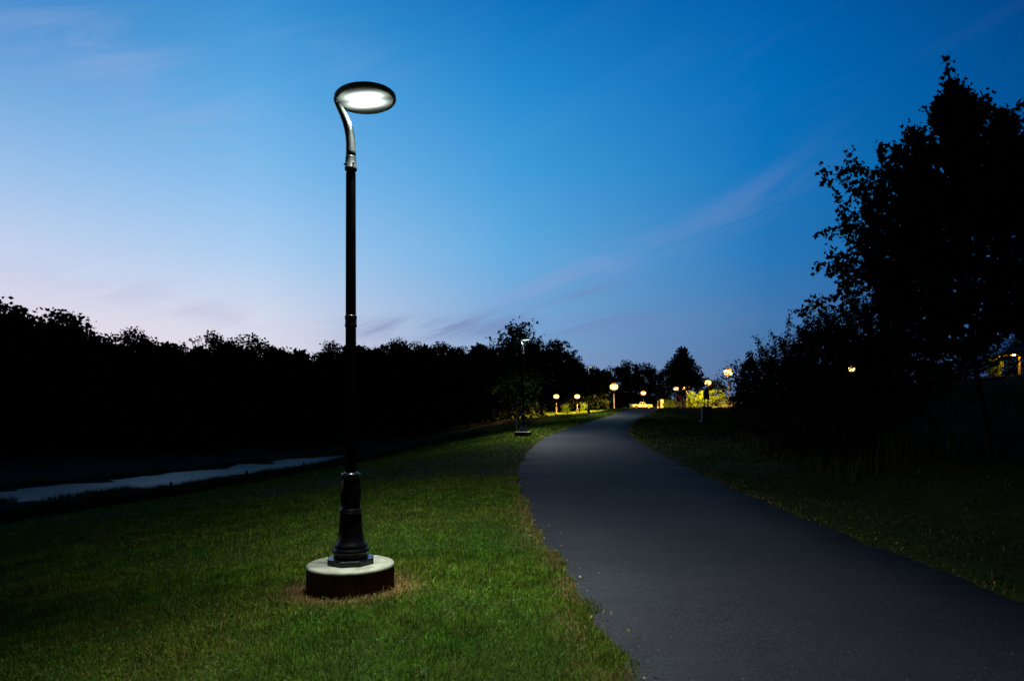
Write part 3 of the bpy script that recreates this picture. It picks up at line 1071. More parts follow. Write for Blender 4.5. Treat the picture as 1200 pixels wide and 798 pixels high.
# trees standing beyond the brow of the hill
for (px, py, y, v, w, lm, lab) in [(936, 414, 92, 3, .8, M_LEAF_BLACK, 'dark tree beyond the hill, leftmost of those behind the arching shrub'),
                               (976, 404, 94, 0, .9, M_LEAF_BLACK, 'dark tree beyond the hill left of the lone small lamp'),
                               (1030, 398, 95, 2, .9, M_LEAF_BLACK, 'dark tree beyond the hill right of the lone small lamp'),
                               (1080, 394, 96, 1, 1.1, M_LEAF_BLACK, 'dark tree beyond the hill behind the big tree crown'),
                               (1122, 396, 95, 0, 1.0, M_LEAF_BLACK, 'dark tree beyond the hill just left of the big trunk'),
                               (1166, 392, 96, 2, .9, M_LEAF_MID, 'dim green tree behind the left side of the pavilion'),
                               (1210, 388, 98, 1, 1.0, M_LEAF_MID, 'dim green tree behind the right side of the pavilion')]:
    x = at(px, y)
    b = hz(x, y)
    h = zat(py, y) - b
    s = h / 12.0
    sw = max(s, .75) * w
    put_tree('hill_tree', VAR[v], (x, y, b - .3), lab, 'tree', 'trees beyond the hill', random.uniform(0, 6), (sw, sw, s), lm)


# ------------------------------------------------------------------ the curved-arm street lamps
def lens_mat():
    m, nt, out = new_mat('led_lens')
    tc = nt.nodes.new('ShaderNodeTexCoord')
    sx = nt.nodes.new('ShaderNodeSeparateXYZ')
    L(nt, tc.outputs['Object'], sx.inputs[0])
    # two rows of diodes behind one clear lens
    ax = math_n(nt, 'ABSOLUTE', sx.outputs[0])
    ay = math_n(nt, 'SUBTRACT', math_n(nt, 'ABSOLUTE', sx.outputs[1]), .062)
    ex = math_n(nt, 'POWER', math_n(nt, 'DIVIDE', ax, .125), 2.2)
    ey = math_n(nt, 'POWER', math_n(nt, 'DIVIDE', math_n(nt, 'ABSOLUTE', ay), .06), 2.0)
    rows = math_n(nt, 'EXPONENT', math_n(nt, 'MULTIPLY', math_n(nt, 'ADD', ex, ey), -1.0))
    r2 = math_n(nt, 'ADD', math_n(nt, 'POWER', math_n(nt, 'DIVIDE', sx.outputs[0], .125), 2.0), math_n(nt, 'POWER', math_n(nt, 'DIVIDE', sx.outputs[1], .115), 2.0))
    halo = math_n(nt, 'EXPONENT', math_n(nt, 'MULTIPLY', r2, -1.0))
    st = math_n(nt, 'ADD', math_n(nt, 'MULTIPLY', rows, LENS_MAIN), math_n(nt, 'MULTIPLY', halo, LENS_HALO))
    e = nt.nodes.new('ShaderNodeEmission')
    e.inputs[0].default_value = (.86, 1.0, .91, 1)
    L(nt, st, e.inputs[1])
    p = nt.nodes.new('ShaderNodeBsdfPrincipled')
    p.inputs['Base Color'].default_value = (.11, .135, .115, 1)
    p.inputs['Roughness'].default_value = .35
    ad = nt.nodes.new('ShaderNodeAddShader')
    L(nt, e.outputs[0], ad.inputs[0])
    L(nt, p.outputs[0], ad.inputs[1])
    L(nt, ad.outputs[0], out.inputs[0])
    return m


LENS_MAIN, LENS_HALO = 5.0, 1.0
LED_W = 860.0


def make_street_lamp():
    root = empty('street_lamp', (0, 0, 0))
    m = MB()
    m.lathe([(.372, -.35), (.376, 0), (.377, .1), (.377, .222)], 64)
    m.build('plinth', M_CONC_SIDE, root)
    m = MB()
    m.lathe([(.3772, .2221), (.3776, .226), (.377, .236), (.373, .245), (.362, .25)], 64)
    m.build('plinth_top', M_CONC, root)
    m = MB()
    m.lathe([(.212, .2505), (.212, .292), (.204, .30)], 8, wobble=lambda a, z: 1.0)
    for f in m.bm.faces: f.smooth = False
    bp = m.build('base_plate', M_BLACK, root)
    bp.rotation_euler.z = R(22.5 + 12)
    m = MB()
    prof = [(.150, .2995), (.152, .31), (.146, .325), (.150, .335), (.159, .350), (.161, .366), (.155, .382), (.142, .392), (.139, .402), (.144, .41), (.140, .42),
            (.127, .432), (.118, .455), (.110, .49), (.104, .54), (.099, .60), (.094, .68), (.092, .70), (.097, .704), (.099, .715), (.096, .728), (.088, .732),
            (.084, .75), (.085, .78), (.089, .82), (.0915, .863), (.089, .91), (.083, .96), (.079, .99), (.078, 1.005), (.084, 1.01), (.086, 1.022), (.082, 1.036), (.060, 1.046)]
    m.lathe(prof, 48, wobble=lambda a, z: 1 - (.018 * abs(math.sin(6 * a)) if (.45 < z < .69 or .75 < z < .99) else 0))
    m.build('pedestal', M_BLACK, root)
    m = MB()
    m.lathe([(.047, 1.04), (.046, 2.2), (.0445, 2.8), (.0425, 3.68)], 72, wobble=lambda a, z: 1 - .055 * abs(math.sin(8 * a)) ** 3)
    m.build('shaft', M_SHAFT, root)
    m = MB()
    m.lathe([(.045, 2.322), (.051, 2.326), (.054, 2.338), (.051, 2.35), (.05, 2.352), (.05, 2.398), (.051, 2.40), (.054, 2.412), (.051, 2.424), (.045, 2.428)], 32)
    m.build('collar', M_BLACK, root)
    m = MB()
    m.lathe([(.034, 3.675), (.036, 3.69), (.050, 3.70), (.054, 3.71), (.054, 3.725), (.049, 3.735), (.047, 3.80), (.046, 3.81), (.047, 3.815), (.044, 3.822)], 32)
    for a in range(3):
        aa = a * 2.094 - .9
        m.box((.053 * math.cos(aa), .053 * math.sin(aa), 3.755), (.016, .014, .016), aa, .003)
    m.build('arm_socket', M_SOCKET, root)
    m = MB()
    pts = [(0, 0, 3.80), (.001, 0, 3.87), (0, 0, 3.94), (-.006, 0, 4.0), (-.019, 0, 4.065), (-.039, 0, 4.13), (-.064, 0, 4.19), (-.090, 0, 4.24), (-.113, 0, 4.285), (-.128, 0, 4.322), (-.13, 0, 4.345)]
    rad = [.043, .043, .042, .041, .039, .036, .032, .028, .025, .024, .022]
    m.tube(pts, rad, 20)
    m.build('arm', M_ARM, root)
    hx, hzz, r = .130, 4.318, .267
    m = MB()
    m.lathe([(.236, .018), (.243, -.004), (r - .006, -.004), (r, .006), (r, .031), (r - .012, .043), (r - .06, .060), (.10, .078), (.001, .08)], 72, cap=False)
    h = m.build('lamp_head', M_HEAD, root)
    h.location = (hx, 0, hzz)
    h.rotation_euler = (R(0), R(-4.5), 0)
    m = MB()
    m.bm.faces.new([m.bm.verts.new((.2385 * math.cos(-2 * PI * k / 64), .2385 * math.sin(-2 * PI * k / 64), 0)) for k in range(64)])
    ln_ = m.build('lens', lens_mat(), h)
    ln_.location = (0, 0, .004)
    for k in range(6):
        a = k * PI / 3 + .3
        m = MB()
        m.lathe([(.004, -.008), (.006, -.007), (.006, -.003)], 8)
        s = m.build('screw', M_BLACK, h)
        s.location = (.2535 * math.cos(a), .2535 * math.sin(a), 0)
    # four diode modules light path and lawn; the fifth is added for the arm
    for (dx, dy, tx, ty, pw) in ((.10, .07, .40, .56, 1), (.10, -.07, .40, -.56, 1), (0, .07, .05, .62, .7), (0, -.07, .05, -.62, .7), (-.03, 0, -1.55, 0, .10)):
        ld = bpy.data.lights.new('led_and_arm_spot', 'SPOT')
        ld.energy = LED_W * pw
        ld.color = (.90, 1.0, .97)
        ld.spot_size = R(102 if tx > -1 else 84)
        ld.spot_blend = .95
        ld.shadow_soft_size = .025
        lo = bpy.data.objects.new('led_and_arm_spot', ld)
        COL.objects.link(lo)
        lo.parent = root
        lo.location = (hx + dx, dy, hzz - .055)
        dirv = Vector((tx, ty, -1)).normalized()
        lo.rotation_euler = dirv.to_track_quat('-Z', 'Y').to_euler()
    return root


LAMPS = [(LAMP[0], LAMP[1], 'nearest black street lamp with glowing oval head on round concrete plinth'),
         (at(613, 30.0), 30.0, 'second curved-arm street lamp, beside the young tree at the path bend'),
         (at(690, 58.5), 58.5, 'small distant curved-arm street lamp where the path turns right')]
first = make_street_lamp()
for i, (x, y, lab) in enumerate(LAMPS):
    o = first if i == 0 else copy_tree(first)
    o.location = (x, y, 0 if i == 0 else hz(x, y) - .06)
    tag(o, lab, 'street lamp', 'curved-arm street lamps along the path')

# ------------------------------------------------------------------ the warm lamps of the parking lot
M_AMBER = glow_mat('sodium_core', (1.0, .50, .12), 7.0)
M_GLOW_BOWL = glow_mat('amber_glow', (1.0, .36, .035), 1.35)  # orange glow round each light, shaped as an added amber globe
M_AMBER_NEAR = glow_mat('sodium_core_near', (1.0, .64, .24), 6.5)


def make_area_lamp(hgt, rad, heads, mat, polem, power):
    root = empty('area_lamp', (0, 0, 0))
    rad = rad * 1.45
    m = MB()
    m.lathe([(.16, -.3), (.16, .35), (.075, .36), (.06, hgt - .1), (.05, hgt)], 12)
    m.build('pole', polem, root)
    for hx in heads:
        if hx:
            m = MB()
            m.tube([(0, 0, hgt - .05), (hx * .5, 0, hgt + .1), (hx, 0, hgt + .1 + rad * .7)], .03, 8)
            m.build('bracket', polem, root)
        m = MB()
        zc = hgt + rad * .95 + (.1 if hx else 0)
        prof = [(rad * math.sin(a), zc - rad * math.cos(a)) for a in np.linspace(.12, PI * .86, 16)]
        m.lathe(prof, 20, cx=hx)
        glow_bowl = m.build('glow_bowl', M_GLOW_BOWL, root)
        m = MB()
        m.lathe([(rad * .70, zc - rad * .62), (rad * .80, zc - rad * .64), (rad * .90, zc - rad * .50), (rad * 1.02, zc - rad * .2), (rad * 1.02, zc + rad * .2), (rad * .93, zc + rad * .42), (rad * .86, zc + rad * .44)], 20, cx=hx, cap=False)
        m.build('glowing_band', mat, glow_bowl)
        # the reflector throws the light down and outwards, cut off just under the horizontal
        ld = bpy.data.lights.new('lamp_light', 'SPOT')
        ld.energy = power / len(heads)
        ld.color = (1.0, .55, .09)
        ld.spot_size = R(171)
        ld.spot_blend = .12
        ld.shadow_soft_size = .12
        lo = bpy.data.objects.new('lamp_light', ld)
        COL.objects.link(lo)
        lo.parent = root
        lo.location = (hx + .05, .24, zc - rad * 1.0 - .14)
        m = MB()
        zt = zc - rad * math.cos(PI * .86)
        m.lathe([(rad * .44, zt + .004), (rad * .46, zt + .04), (rad * .25, zt + .09), (.02, zt + .11)], 16, cx=hx)
        m.build('cap', M_DARKSTEEL, root)
    return root


warm = [  # column, row of the light, distance, globe radius, heads, label
    (652, 465, 88, .22, (0,), 'leftmost warm lamp, low in front of the dark trees'),
    (676.5, 465, 96, .24, (0,), 'warm lamp just left of the far curved-arm lamp'),
    (705, 461, 150, .36, (0,), 'warm lamp just right of the far curved-arm lamp'),
    (719.5, 454, 130, .50, (0,), 'brightest warm lamp over the end of the path'),
    (754, 461, 181, .42, (0,), 'warm lamp directly above the white pickup truck'),
    (792, 455.5, 170, .38, (0,), 'small warm lamp left of the double-headed one'),
    (805, 455.0, 160, .34, (-.75, .75), 'double-headed warm lamp above the bright bush'),
    (829.5, 449, 146, .44, (0,), 'warm lamp against the left side of the glowing round tree'),
    (853.5, 437, 110, .46, (0,), 'highest warm lamp on a pale pole above the right bank'),
    (998, 433, 70, .20, (0,), 'lone small warm lamp seen through the bushes on the right'),
]
for (px, py, y, rad, heads, lab) in warm:
    x = at(px, y)
    b = hz(x, y)
    o = make_area_lamp(zat(py, y) - b - rad * 1.1 - (.1 if len(heads) > 1 else 0), rad, heads, M_AMBER_NEAR if px > 840 else M_AMBER, M_DARKSTEEL, {652: 11000, 676.5: 14000, 719.5: 26000, 829.5: 24000, 853.5: 14000, 805: 13000, 998: 1500, 754: 4000, 792: 3500}.get(px, 8000))
    o.location = (x, y, b)
    tag(o, lab, 'lamp', 'warm lamps of the parking lot')


# ------------------------------------------------------------------ vehicles and things by the lot
M_WHITE = surf('white_car_paint', (.62, .58, .5), (.7, .66, .58), 2, .3, 0, 0, 10, .5, coat=.4)
M_BLUEP = surf('blue_car_paint', (.05, .09, .35), (.06, .11, .42), 2, .3, 0, 0, 10, .5, coat=.4)
M_GLASSD = surf('dark_window_glass', (.01, .012, .014), (.014, .016, .018), 3, .08)
M_TYRE = surf('tyre_rubber', (.012, .012, .012), (.02, .02, .02), 8, .85)
M_CHROME = surf('bright_metal', (.5, .5, .5), (.6, .6, .6), 5, .25, .9)
M_LIGHTS = surf('headlight_plastic', (.6, .6, .58), (.7, .7, .66), 5, .15)
M_RED = surf('red_sign_paint', (.45, .02, .02), (.55, .03, .03), 5, .5)
M_PALE = surf('pale_painted_panel', (.5, .47, .4), (.6, .56, .48), 3, .6)
M_BLUEB = surf('blue_plastic', (.04, .12, .3), (.05, .15, .36), 3, .5)
M_ROOF = surf('grey_roof_sheet', (.07, .07, .08), (.11, .11, .12), 4, .55)
M_DARKBOX = surf('dark_painted_metal', (.012, .013, .012), (.022, .023, .021), 5, .55)
M_WOOD_LIT = M_WOOD


def wheels(root, xs, half, r):
    for x in xs:
        for s in (-1, 1):
            m = MB()
            m.lathe([(r * .62, -.11), (r * .94, -.11), (r, -.07), (r, .07), (r * .94, .11), (r * .62, .11)], 22, cap=True)
            w = m.build('wheel', M_TYRE, root)
            w.rotation_euler = (R(90), 0, 0)
            w.location = (x, s * (half - .1), r)
            m = MB()
            m.lathe([(r * .58, -.118), (r * .6, 0), (r * .58, .118)], 16)
            m.build('rim', M_CHROME, w)


def pickup():
    root = empty('pickup_truck', (0, 0, 0))
    def arch(cx, r, n=8):
        return [(cx + r * math.cos(a), .42 + r * math.sin(a)) for a in np.linspace(PI, 0, n)]
    low = [(-2.7, .5)] + [(-2.7, .42)] + arch(-1.65, .48) + arch(1.72, .48) + [(2.6, .42), (2.72, .55), (2.72, .95), (2.62, 1.08), (1.05, 1.16), (-.72, 1.16), (-2.72, 1.16)]
    m = MB()
    m.prism(low, -.92, .92)
    bmesh.ops.bevel(m.bm, geom=list(m.bm.edges), offset=.02, segments=1, affect='EDGES')
    m.build('body', M_WHITE, root)
    m = MB()
    cab = [(-.72, 1.155), (1.12, 1.155), (.45, 1.72), (.3, 1.78), (-.55, 1.78), (-.68, 1.72)]
    m.prism(cab, -.8, .8)
    m.build('cab', M_WHITE, root)
    for s in (-1, 1):
        for pts in ([(-.6, 1.22), (-.02, 1.22), (-.02, 1.66), (-.56, 1.66)], [(.06, 1.22), (.88, 1.22), (.38, 1.66), (.06, 1.66)]):
            m = MB()
            m.prism(pts, s * .795, s * .806)
            m.build('window', M_GLASSD, root)
        m = MB()
        m.box((2.70, s * .7, .86), (.08, .34, .2), 0, .015)
        m.build('headlight', M_LIGHTS, root)
        m = MB()
        m.box((-2.71, s * .84, .9), (.05, .12, .34), 0, .01)
        m.build('tail_light', M_RED, root)
        m = MB()
        m.box((.95, s * .96, 1.24), (.12, .18, .16), 0, .02)
        m.build('mirror', M_DARKBOX, root)
    m = MB()
    m.box((2.76, 0, .52), (.12, 1.8, .2), 0, .03)
    m.build('front_bumper', M_CHROME, root)
    m = MB()
    m.box((-2.76, 0, .55), (.12, 1.8, .2), 0, .03)
    m.build('rear_bumper', M_CHROME, root)
    m = MB()
    m.prism([(1.135, 1.17), (1.15, 1.18), (.478, 1.735), (.463, 1.725)], -.72, .72)
    m.build('windscreen', M_GLASSD, root)
    wheels(root, (-1.65, 1.72), .92, .40)
    return root


x, y = at(752.5, 186), 186
t = pickup()
t.location = (x, y, max(hz(x, y), float(ci(C_PATH_Z, y))) + .07)
t.rotation_euler.z = R(-4)
tag(t, 'white pickup truck parked side-on at the end of the path', 'pickup truck')


def sedan():
    root = empty('parked_car', (0, 0, 0))
    m = MB()
    m.prism([(-2.2, .4), (2.2, .4), (2.25, .6), (2.1, .82), (1.1, .95), (-1.6, .98), (-2.22, .9)], -.86, .86)
    bmesh.ops.bevel(m.bm, geom=list(m.bm.edges), offset=.03, segments=1, affect='EDGES')
    m.build('body', M_BLUEP, root)
    m = MB()
    m.prism([(-1.7, .97), (1.15, .95), (.45, 1.4), (.2, 1.46), (-.8, 1.46), (-1.1, 1.4)], -.72, .72)
    m.build('cabin', M_BLUEP, root)
    for s in (-1, 1):
        for pts in ([(-1.35, 1.02), (-.25, 1.02), (-.25, 1.38), (-1.02, 1.38)], [(-.18, 1.02), (.9, 1.02), (.38, 1.38), (-.18, 1.38)]):
            m = MB()
            m.prism(pts, s * .716, s * .726)
            m.build('window', M_GLASSD, root)
        m = MB()
        m.box((2.2, s * .6, .68), (.1, .34, .14), 0, .02)
        m.build('headlight', M_LIGHTS, root)
    wheels(root, (-1.4, 1.4), .86, .33)
    return root


x, y = at(790, 140), 140
t = sedan()
t.location = (x, y, hz(x, y) + .55)
t.location.z = max(hz(x, y), float(ci(C_PATH_Z, y))) + .07
t.rotation_euler.z = R(15)
tag(t, 'blue car half hidden behind a low bush right of the pale pillar', 'car')

# low hedge in front of the blue car
bm_ = clump_tree(611, 1.7, 3.4, .02, 24, 1800, .16, 'round', DIAMOND, .2)
x, y = at(787, 134), 134
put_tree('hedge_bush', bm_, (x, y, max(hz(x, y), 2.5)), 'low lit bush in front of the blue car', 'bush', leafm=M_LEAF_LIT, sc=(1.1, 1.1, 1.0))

# pale pillar cabinet, slim post, blue bin, small white marker, red sign
x, y = at(775.5, 172), 172
b = max(hz(x, y), float(ci(C_PATH_Z, y))) + .06
t = empty('utility_pillar', (x, y, b))
m = MB(); m.box((0, 0, .08), (1.1, .8, .16), 0, .02); m.build('footing', M_CONC, t)
m = MB(); m.box((0, 0, 1.25), (.85, .6, 2.2), 0, .03); m.build('cabinet', M_PALE, t)
m = MB(); m.box((0, -.31, 1.25), (.7, .03, 1.9), 0, .008); m.build('door', M_PALE, t)
m = MB(); m.box((0, 0, 2.39), (.95, .7, .08), 0, .02); m.build('cover', M_ROOF, t)
tag(t, 'pale upright cabinet right of the white pickup', 'cabinet')
x = at(771, 172)
t = empty('marker_post', (x, 172, max(hz(x, 172), float(ci(C_PATH_Z, 172))) + .06))
m = MB(); m.lathe([(.06, -.2), (.06, 2.1), (.03, 2.15)], 12); m.build('post', M_PALE, t)
m = MB(); m.box((0, -.09, .32), (.36, .1, .5), 0, .01); m.build('panel', M_PALE, t)
tag(t, 'slim pale post with a low panel beside the pale cabinet', 'post')
x, y = at(738.5, 184), 184
t = empty('blue_bin', (x, y, max(hz(x, y), float(ci(C_PATH_Z, y))) + .06))
m = MB(); m.lathe([(.32, 0), (.42, .95), (.45, .98), (.45, 1.02)], 20); m.build('body', M_BLUEB, t)
m = MB(); m.lathe([(.46, 1.022), (.44, 1.1), (.2, 1.22), (.02, 1.24)], 20); m.build('lid', M_BLUEB, t)
tag(t, 'blue rubbish bin left of the white pickup', 'bin')
x, y = at(712.5, 120), 120
t = empty('kerb_marker', (x, y, max(hz(x, y), 0) - .02))
m = MB(); m.box((0, 0, .16), (.5, .3, .36), 0, .06); m.build('block', M_PALE, t)
m = MB(); m.box((0, 0, .36), (.56, .36, .06), 0, .02); m.build('cap', M_WHITE, t)
tag(t, 'small white marker block on the grass below the brightest lamp', 'marker')
x, y = at(797, 146), 146
t = empty('traffic_sign', (x, y, max(hz(x, y), float(ci(C_PATH_Z, y)))))
m = MB(); m.box((0, 0, 1.2), (.07, .07, 2.6)); m.build('post', M_RED, t)
m = MB()
m.lathe([(.38, -.012), (.38, .012)], 8)
s = m.build('sign_plate', M_RED, t)
s.rotation_euler = (R(90), R(22.5), 0)
s.location = (0, -.06, 2.5)
tag(t, 'small red octagonal sign on a red post right of the blue car', 'sign')

# waste station on the right verge
x, y = at(827.5, 43), 43
t = empty('waste_station', (x, y, hz(x, y)))
m = MB(); m.box((0, 0, .06), (.72, .6, .14), 0, .02); m.build('footing', M_CONC if False else M_DARKBOX, t)
m = MB(); m.box((0, 0, .56), (.56, .46, .86), 0, .03); m.build('bin', M_DARKBOX, t)
m = MB(); m.box((0, 0, 1.01), (.62, .52, .06), 0, .02); m.build('lid', M_DARKBOX, t)
for s in (-1, 1):
    m = MB(); m.box((s * .125, 0, 1.28), (.07, .07, .52), 0, .008); m.build('leg', M_DARKBOX, t)
m = MB()
m.prism([(-.17, 1.5), (.17, 1.5), (.165, 1.95), (.07, 2.16), (0, 2.26), (-.07, 2.16), (-.165, 1.95)], -.12, .12)
m.build('dispenser', M_DARKBOX, t)
m = MB(); m.box((0, -.126, 1.72), (.24, .012, .3), 0, .004); m.build('panel', M_DARKSTEEL, t)
tag(t, 'dark narrow waste station with a boxy bin at its foot, right of the path', 'waste station')

# open pavilion on the hill at the right edge
x, y = at(1188, 78), 78
b = hz(x, y)
t = empty('pavilion', (x, y, b), R(-12))
for (sx, sy) in ((-1.05, -1.05), (1.05, -1.05), (-1.05, 1.05), (1.05, 1.05)):
    m = MB(); m.box((sx, sy, 1.15), (.17, .17, 2.3), 0, .015); m.build('post', M_WOOD, t)
for s in (-1, 1):
    m = MB(); m.box((0, s * 1.05, 2.4), (2.5, .16, .2), 0, .015); m.build('beam', M_WOOD, t)
    m = MB(); m.box((s * 1.05, 0, 2.4), (.15, 1.93, .2), 0, .015); m.build('beam', M_WOOD, t)
m = MB()
m.lathe([(2.5, 2.502), (2.52, 2.56), (.12, 3.5), (.05, 3.55)], 4)
for f in m.bm.faces: f.smooth = False
r_ = m.build('roof', M_ROOF, t)
r_.rotation_euler.z = R(45)
tag(t, 'open timber pavilion with a low hipped roof on the hill at right', 'pavilion')
pav = clump_tree(701, 3.0, 3.4, .02, 26, 2000, .2, 'round', DIAMOND, .18)
x2, y2 = at(1166, 79), 79
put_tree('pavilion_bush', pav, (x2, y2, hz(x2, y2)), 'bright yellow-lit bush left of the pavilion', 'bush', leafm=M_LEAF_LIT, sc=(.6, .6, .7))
x3, y3 = at(1192, 86), 86
put_tree('pavilion_bush', BUSH[2], (x3, y3, hz(x3, y3)), 'dim bush seen through the pavilion posts', 'bush', leafm=M_LEAF_MID, sc=(1.4, 1.4, 1.1), rz=2)
# the lamp hung under the pavilion roof
m = MB(); m.lathe([(.03, .12), (.11, .1), (.14, 0), (.1, -.06), (.01, -.08)], 16)
o = m.build('pendant_lamp', glow_mat('pavilion_glow', (1, .5, .002), 1500), None)
o.location = (x, y, b + 2.32)
tag(o, 'small warm lamp under the pavilion roof', 'lamp')

# wire fence at the foot of the bank
t = empty('wire_fence', (float(ci(C_TOE_X, 14.0)) - .5, 14.0, hz(float(ci(C_TOE_X, 14.0)) - .5, 14.0)))
fx0 = t.location.copy()
fp = []
for yy in np.arange(12.5, 50.0, 3.9):
    xx = float(ci(C_TOE_X, yy)) - .5
    fp.append((xx, yy, hz(xx, yy)))
for k, (xx, yy, zz) in enumerate(fp):
    m = MB()
    m.lathe([(.04, -.3), (.036, .42), (.03, .45), (.01, .46)], 9)
    p = m.build('post', M_FENCE, t)
    p.location = Vector((xx, yy, zz)) - fx0
    p.rotation_euler = (random.uniform(-.04, .04), random.uniform(-.04, .04), random.uniform(0, 3))
for hh in (.2, .4):
    m = MB()
    m.tube([Vector((a, b_, c + hh)) - fx0 for a, b_, c in fp], .005, 5)
    m.build('wire', M_FENCE, t)
tag(t, 'dark knee-high post and wire fence along the foot of the grass bank', 'fence')


# ------------------------------------------------------------------ sky
world = bpy.data.worlds.new('World')
scene.world = world
world.use_nodes = True
nt = world.node_tree
nt.nodes.clear()
wout = nt.nodes.new('ShaderNodeOutputWorld')
bg = nt.nodes.new('ShaderNodeBackground')
L(nt, bg.outputs[0], wout.inputs[0])
tc = nt.nodes.new('ShaderNodeTexCoord')
nrm = nt.nodes.new('ShaderNodeVectorMath')
nrm.operation = 'NORMALIZE'
L(nt, tc.outputs['Generated'], nrm.inputs[0])
sp = nt.nodes.new('ShaderNodeSeparateXYZ')
L(nt, nrm.outputs[0], sp.inputs[0])
az = math_n(nt, 'ARCTAN2', sp.outputs[0], sp.outputs[1])          # 0 straight ahead, + to the right
el = math_n(nt, 'ARCSINE', sp.outputs[2])
fac = math_n(nt, 'DIVIDE', math_n(nt, 'ADD', el, .05), 1.55, clamp=True)

SKY = {  # azimuth in degrees: colours up from the horizon (elevation in degrees)
    -75: [(0, lin(150, 140, 150)), (8, lin(120, 130, 155)), (16, lin(80, 110, 150)), (24, lin(48, 84, 130)), (33, lin(22, 54, 96))],
    -37.2: [(0, lin(238, 214, 220)), (6, lin(228, 217, 230)), (10.6, lin(200, 212, 238)), (16, lin(156, 193, 234)), (21.2, lin(116, 170, 222)), (26, lin(72, 142, 206)), (33, lin(38, 110, 178))],
    -20.8: [(0, lin(236, 216, 222)), (7.1, lin(216, 219, 236)), (12.4, lin(172, 206, 240)), (18.6, lin(128, 187, 236)), (24.5, lin(90, 167, 225)), (29.9, lin(54, 144, 210)), (37, lin(26, 106, 178))],
    0: [(0, lin(145, 158, 190)), (4, lin(132, 160, 200)), (7.6, lin(122, 168, 214)), (13.2, lin(98, 170, 223)), (19.8, lin(66, 156, 218)), (26, lin(36, 138, 208)), (31.5, lin(10, 115, 190)), (38, lin(4, 86, 156))],
    20.8: [(0, lin(82, 106, 152)), (4.4, lin(76, 114, 162)), (7.1, lin(66, 118, 172)), (12.4, lin(38, 118, 184)), (18.6, lin(10, 115, 187)), (24.5, lin(0, 107, 184)), (29.9, lin(0, 96, 172)), (37, lin(0, 72, 142))],
    37.2: [(0, lin(52, 82, 130)), (6, lin(36, 86, 146)), (10.6, lin(14, 86, 151)), (16, lin(4, 86, 153)), (21.2, lin(0, 80, 148)), (26, lin(0, 71, 139)), (33, lin(0, 54, 114))],
    75: [(0, lin(18, 28, 52)), (10, lin(8, 26, 54)), (33, lin(1, 16, 40))],
}
ZEN = lin(0, 8, 24)
cols_ = []
for a in sorted(SKY):
    stops = [((R(e) + .05) / 1.55, c) for e, c in SKY[a]]
    stops += [((R(46) + .05) / 1.55, tuple(.18 * stops[-1][1][i] + .82 * ZEN[i] for i in range(3)) + (1,)), (1.0, ZEN)]
    cols_.append((a, ramp(nt, stops, fac, 'LINEAR').outputs[0]))
cur = cols_[0][1]
for (a0, _), (a1, c1) in zip(cols_[:-1], cols_[1:]):
    mr = nt.nodes.new('ShaderNodeMapRange')
    mr.interpolation_type = 'LINEAR'
    mr.inputs[1].default_value = R(a0)
    mr.inputs[2].default_value = R(a1)
    L(nt, az, mr.inputs[0])
    cur = mixc(nt, mr.outputs[0], cur, c1)
# the sky turns to night behind the viewer
mr = nt.nodes.new('ShaderNodeMapRange')
mr.interpolation_type = 'SMOOTHSTEP'
mr.inputs[1].default_value = -.25
mr.inputs[2].default_value = .62
L(nt, math_n(nt, 'ADD', sp.outputs[1], math_n(nt, 'MULTIPLY', sp.outputs[0], -.25)), mr.inputs[0])
night = ramp(nt, [(0, lin(9, 13, 24)), (.3, lin(3, 9, 22)), (1, lin(1, 8, 22))], fac)
cur = mixc(nt, mr.outputs[0], night.outputs[0], cur)

# thin high cloud, stretched along the wind, laid out over the sky dome
cv = nt.nodes.new('ShaderNodeCombineXYZ')
L(nt, math_n(nt, 'ADD', math_n(nt, 'MULTIPLY', az, 2.2), math_n(nt, 'MULTIPLY', el, -2.0)), cv.inputs[0])
L(nt, math_n(nt, 'ADD', math_n(nt, 'MULTIPLY', el, 9.0), math_n(nt, 'MULTIPLY', az, -2.6)), cv.inputs[1])
n1 = noise(nt, 1.15, 7, .62, cv.outputs[0], .6)
wisp = ramp(nt, [(.50, (0, 0, 0, 1)), (.74, (1, 1, 1, 1))], n1.outputs[0], 'EASE')


def bell(x0, sx_, y0, sy_, rot=0.0):
    """soft patch of cloud centred on an azimuth / elevation, in degrees"""
    da = math_n(nt, 'SUBTRACT', az, R(x0))
    de = math_n(nt, 'SUBTRACT', el, R(y0))
    c, s = math.cos(R(rot)), math.sin(R(rot))
    u = math_n(nt, 'ADD', math_n(nt, 'MULTIPLY', da, c), math_n(nt, 'MULTIPLY', de, s))
    v = math_n(nt, 'SUBTRACT', math_n(nt, 'MULTIPLY', de, c), math_n(nt, 'MULTIPLY', da, s))
    q = math_n(nt, 'ADD', math_n(nt, 'POWER', math_n(nt, 'DIVIDE', u, R(sx_)), 2.0), math_n(nt, 'POWER', math_n(nt, 'DIVIDE', v, R(sy_)), 2.0))
    return math_n(nt, 'EXPONENT', math_n(nt, 'MULTIPLY', q, -1.0))


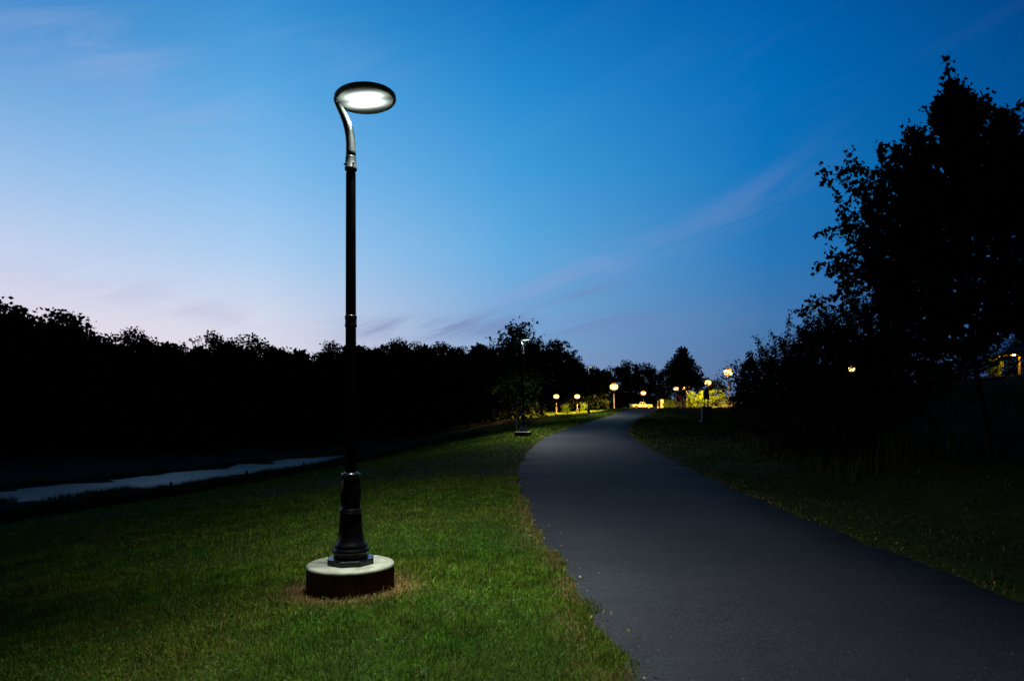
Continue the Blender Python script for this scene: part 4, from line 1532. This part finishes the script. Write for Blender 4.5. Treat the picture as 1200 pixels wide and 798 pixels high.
n2 = noise(nt, 2.6, 6, .65, cv.outputs[0], .9)
tex = ramp(nt, [(.34, (0, 0, 0, 1)), (.66, (1, 1, 1, 1))], n2.outputs[0], 'EASE').outputs[0]
pinks = [(12, 10, 14.3, 1.5, 18, .11), (4.5, 7, 11.2, 1.3, 14, .22), (-31, 9, 24.4, 2.6, -10, .26), (-16, 6, 27.5, 1.6, -8, .14), (-24, 6, 20, 1.8, -18, .12), (-34, 8, 9.5, 2.0, 4, .16), (20, 5, 16.6, 1.6, 30, .14)]
for (a, sa, e_, se, rt, k) in pinks:
    m_ = math_n(nt, 'MULTIPLY', math_n(nt, 'MULTIPLY', bell(a, sa, e_, se, rt), tex), k)
    cur = mixc(nt, m_, cur, lin(165, 160, 205) if a > -10 else lin(170, 180, 222))
darks = [(-6.5, 7.0, 7.3, .9, 3, .95), (4.5, 5, 9.8, .5, 12, .5), (9, 10, 7.4, .9, 2, .5), (-28, 5, 8.6, 1.0, -4, .3), (-23, 3.5, 7.4, .8, -6, .25), (16, 7, 8.6, .5, 5, .3)]
for (a, sa, e_, se, rt, k) in darks:
    m_ = math_n(nt, 'MULTIPLY', math_n(nt, 'MULTIPLY', bell(a, sa, e_, se, rt), tex), k)
    cur = mixc(nt, m_, cur, lin(112, 125, 175) if a > -15 else lin(170, 172, 212))
cur = mixc(nt, math_n(nt, 'MULTIPLY', wisp.outputs[0], .018), cur, lin(185, 180, 215))
# scattered twilight from the sun below the horizon at the left
sky = nt.nodes.new('ShaderNodeTexSky')
sky.sky_type = 'NISHITA'
sky.sun_disc = False
sky.sun_elevation = R(-4)
sky.sun_rotation = R(-48)
tw = nt.nodes.new('ShaderNodeVectorMath')
tw.operation = 'SCALE'
L(nt, sky.outputs[0], tw.inputs[0])
tw.inputs[3].default_value = .02
add = mixc(nt, 1.0, cur, tw.outputs[0], 'ADD')
L(nt, add, bg.inputs[0])
bg.inputs[1].default_value = 1.0

# ------------------------------------------------------------------ camera and view
cd = bpy.data.cameras.new('camera')
cam = bpy.data.objects.new('camera', cd)
COL.objects.link(cam)
cam.location = (0, 0, EYE)
cam.rotation_euler = (R(90), 0, 0)
cd.sensor_width = 36
cd.lens = 36 * F / 1200
cd.shift_y = (HZ - 399) / 1200
cd.clip_start = .05
cd.clip_end = 5000
scene.camera = cam
scene.view_settings.view_transform = 'Standard'
scene.view_settings.look = 'None'
scene.view_settings.exposure = 0
scene.view_settings.gamma = 1
scene.view_settings.use_curve_mapping = False
scene.render.resolution_x, scene.render.resolution_y = 1024, 680
scene.cycles.use_denoising = True
scene.cycles.sample_clamp_indirect = 4
scene.cycles.max_bounces = 6
scene.cycles.use_light_tree = True
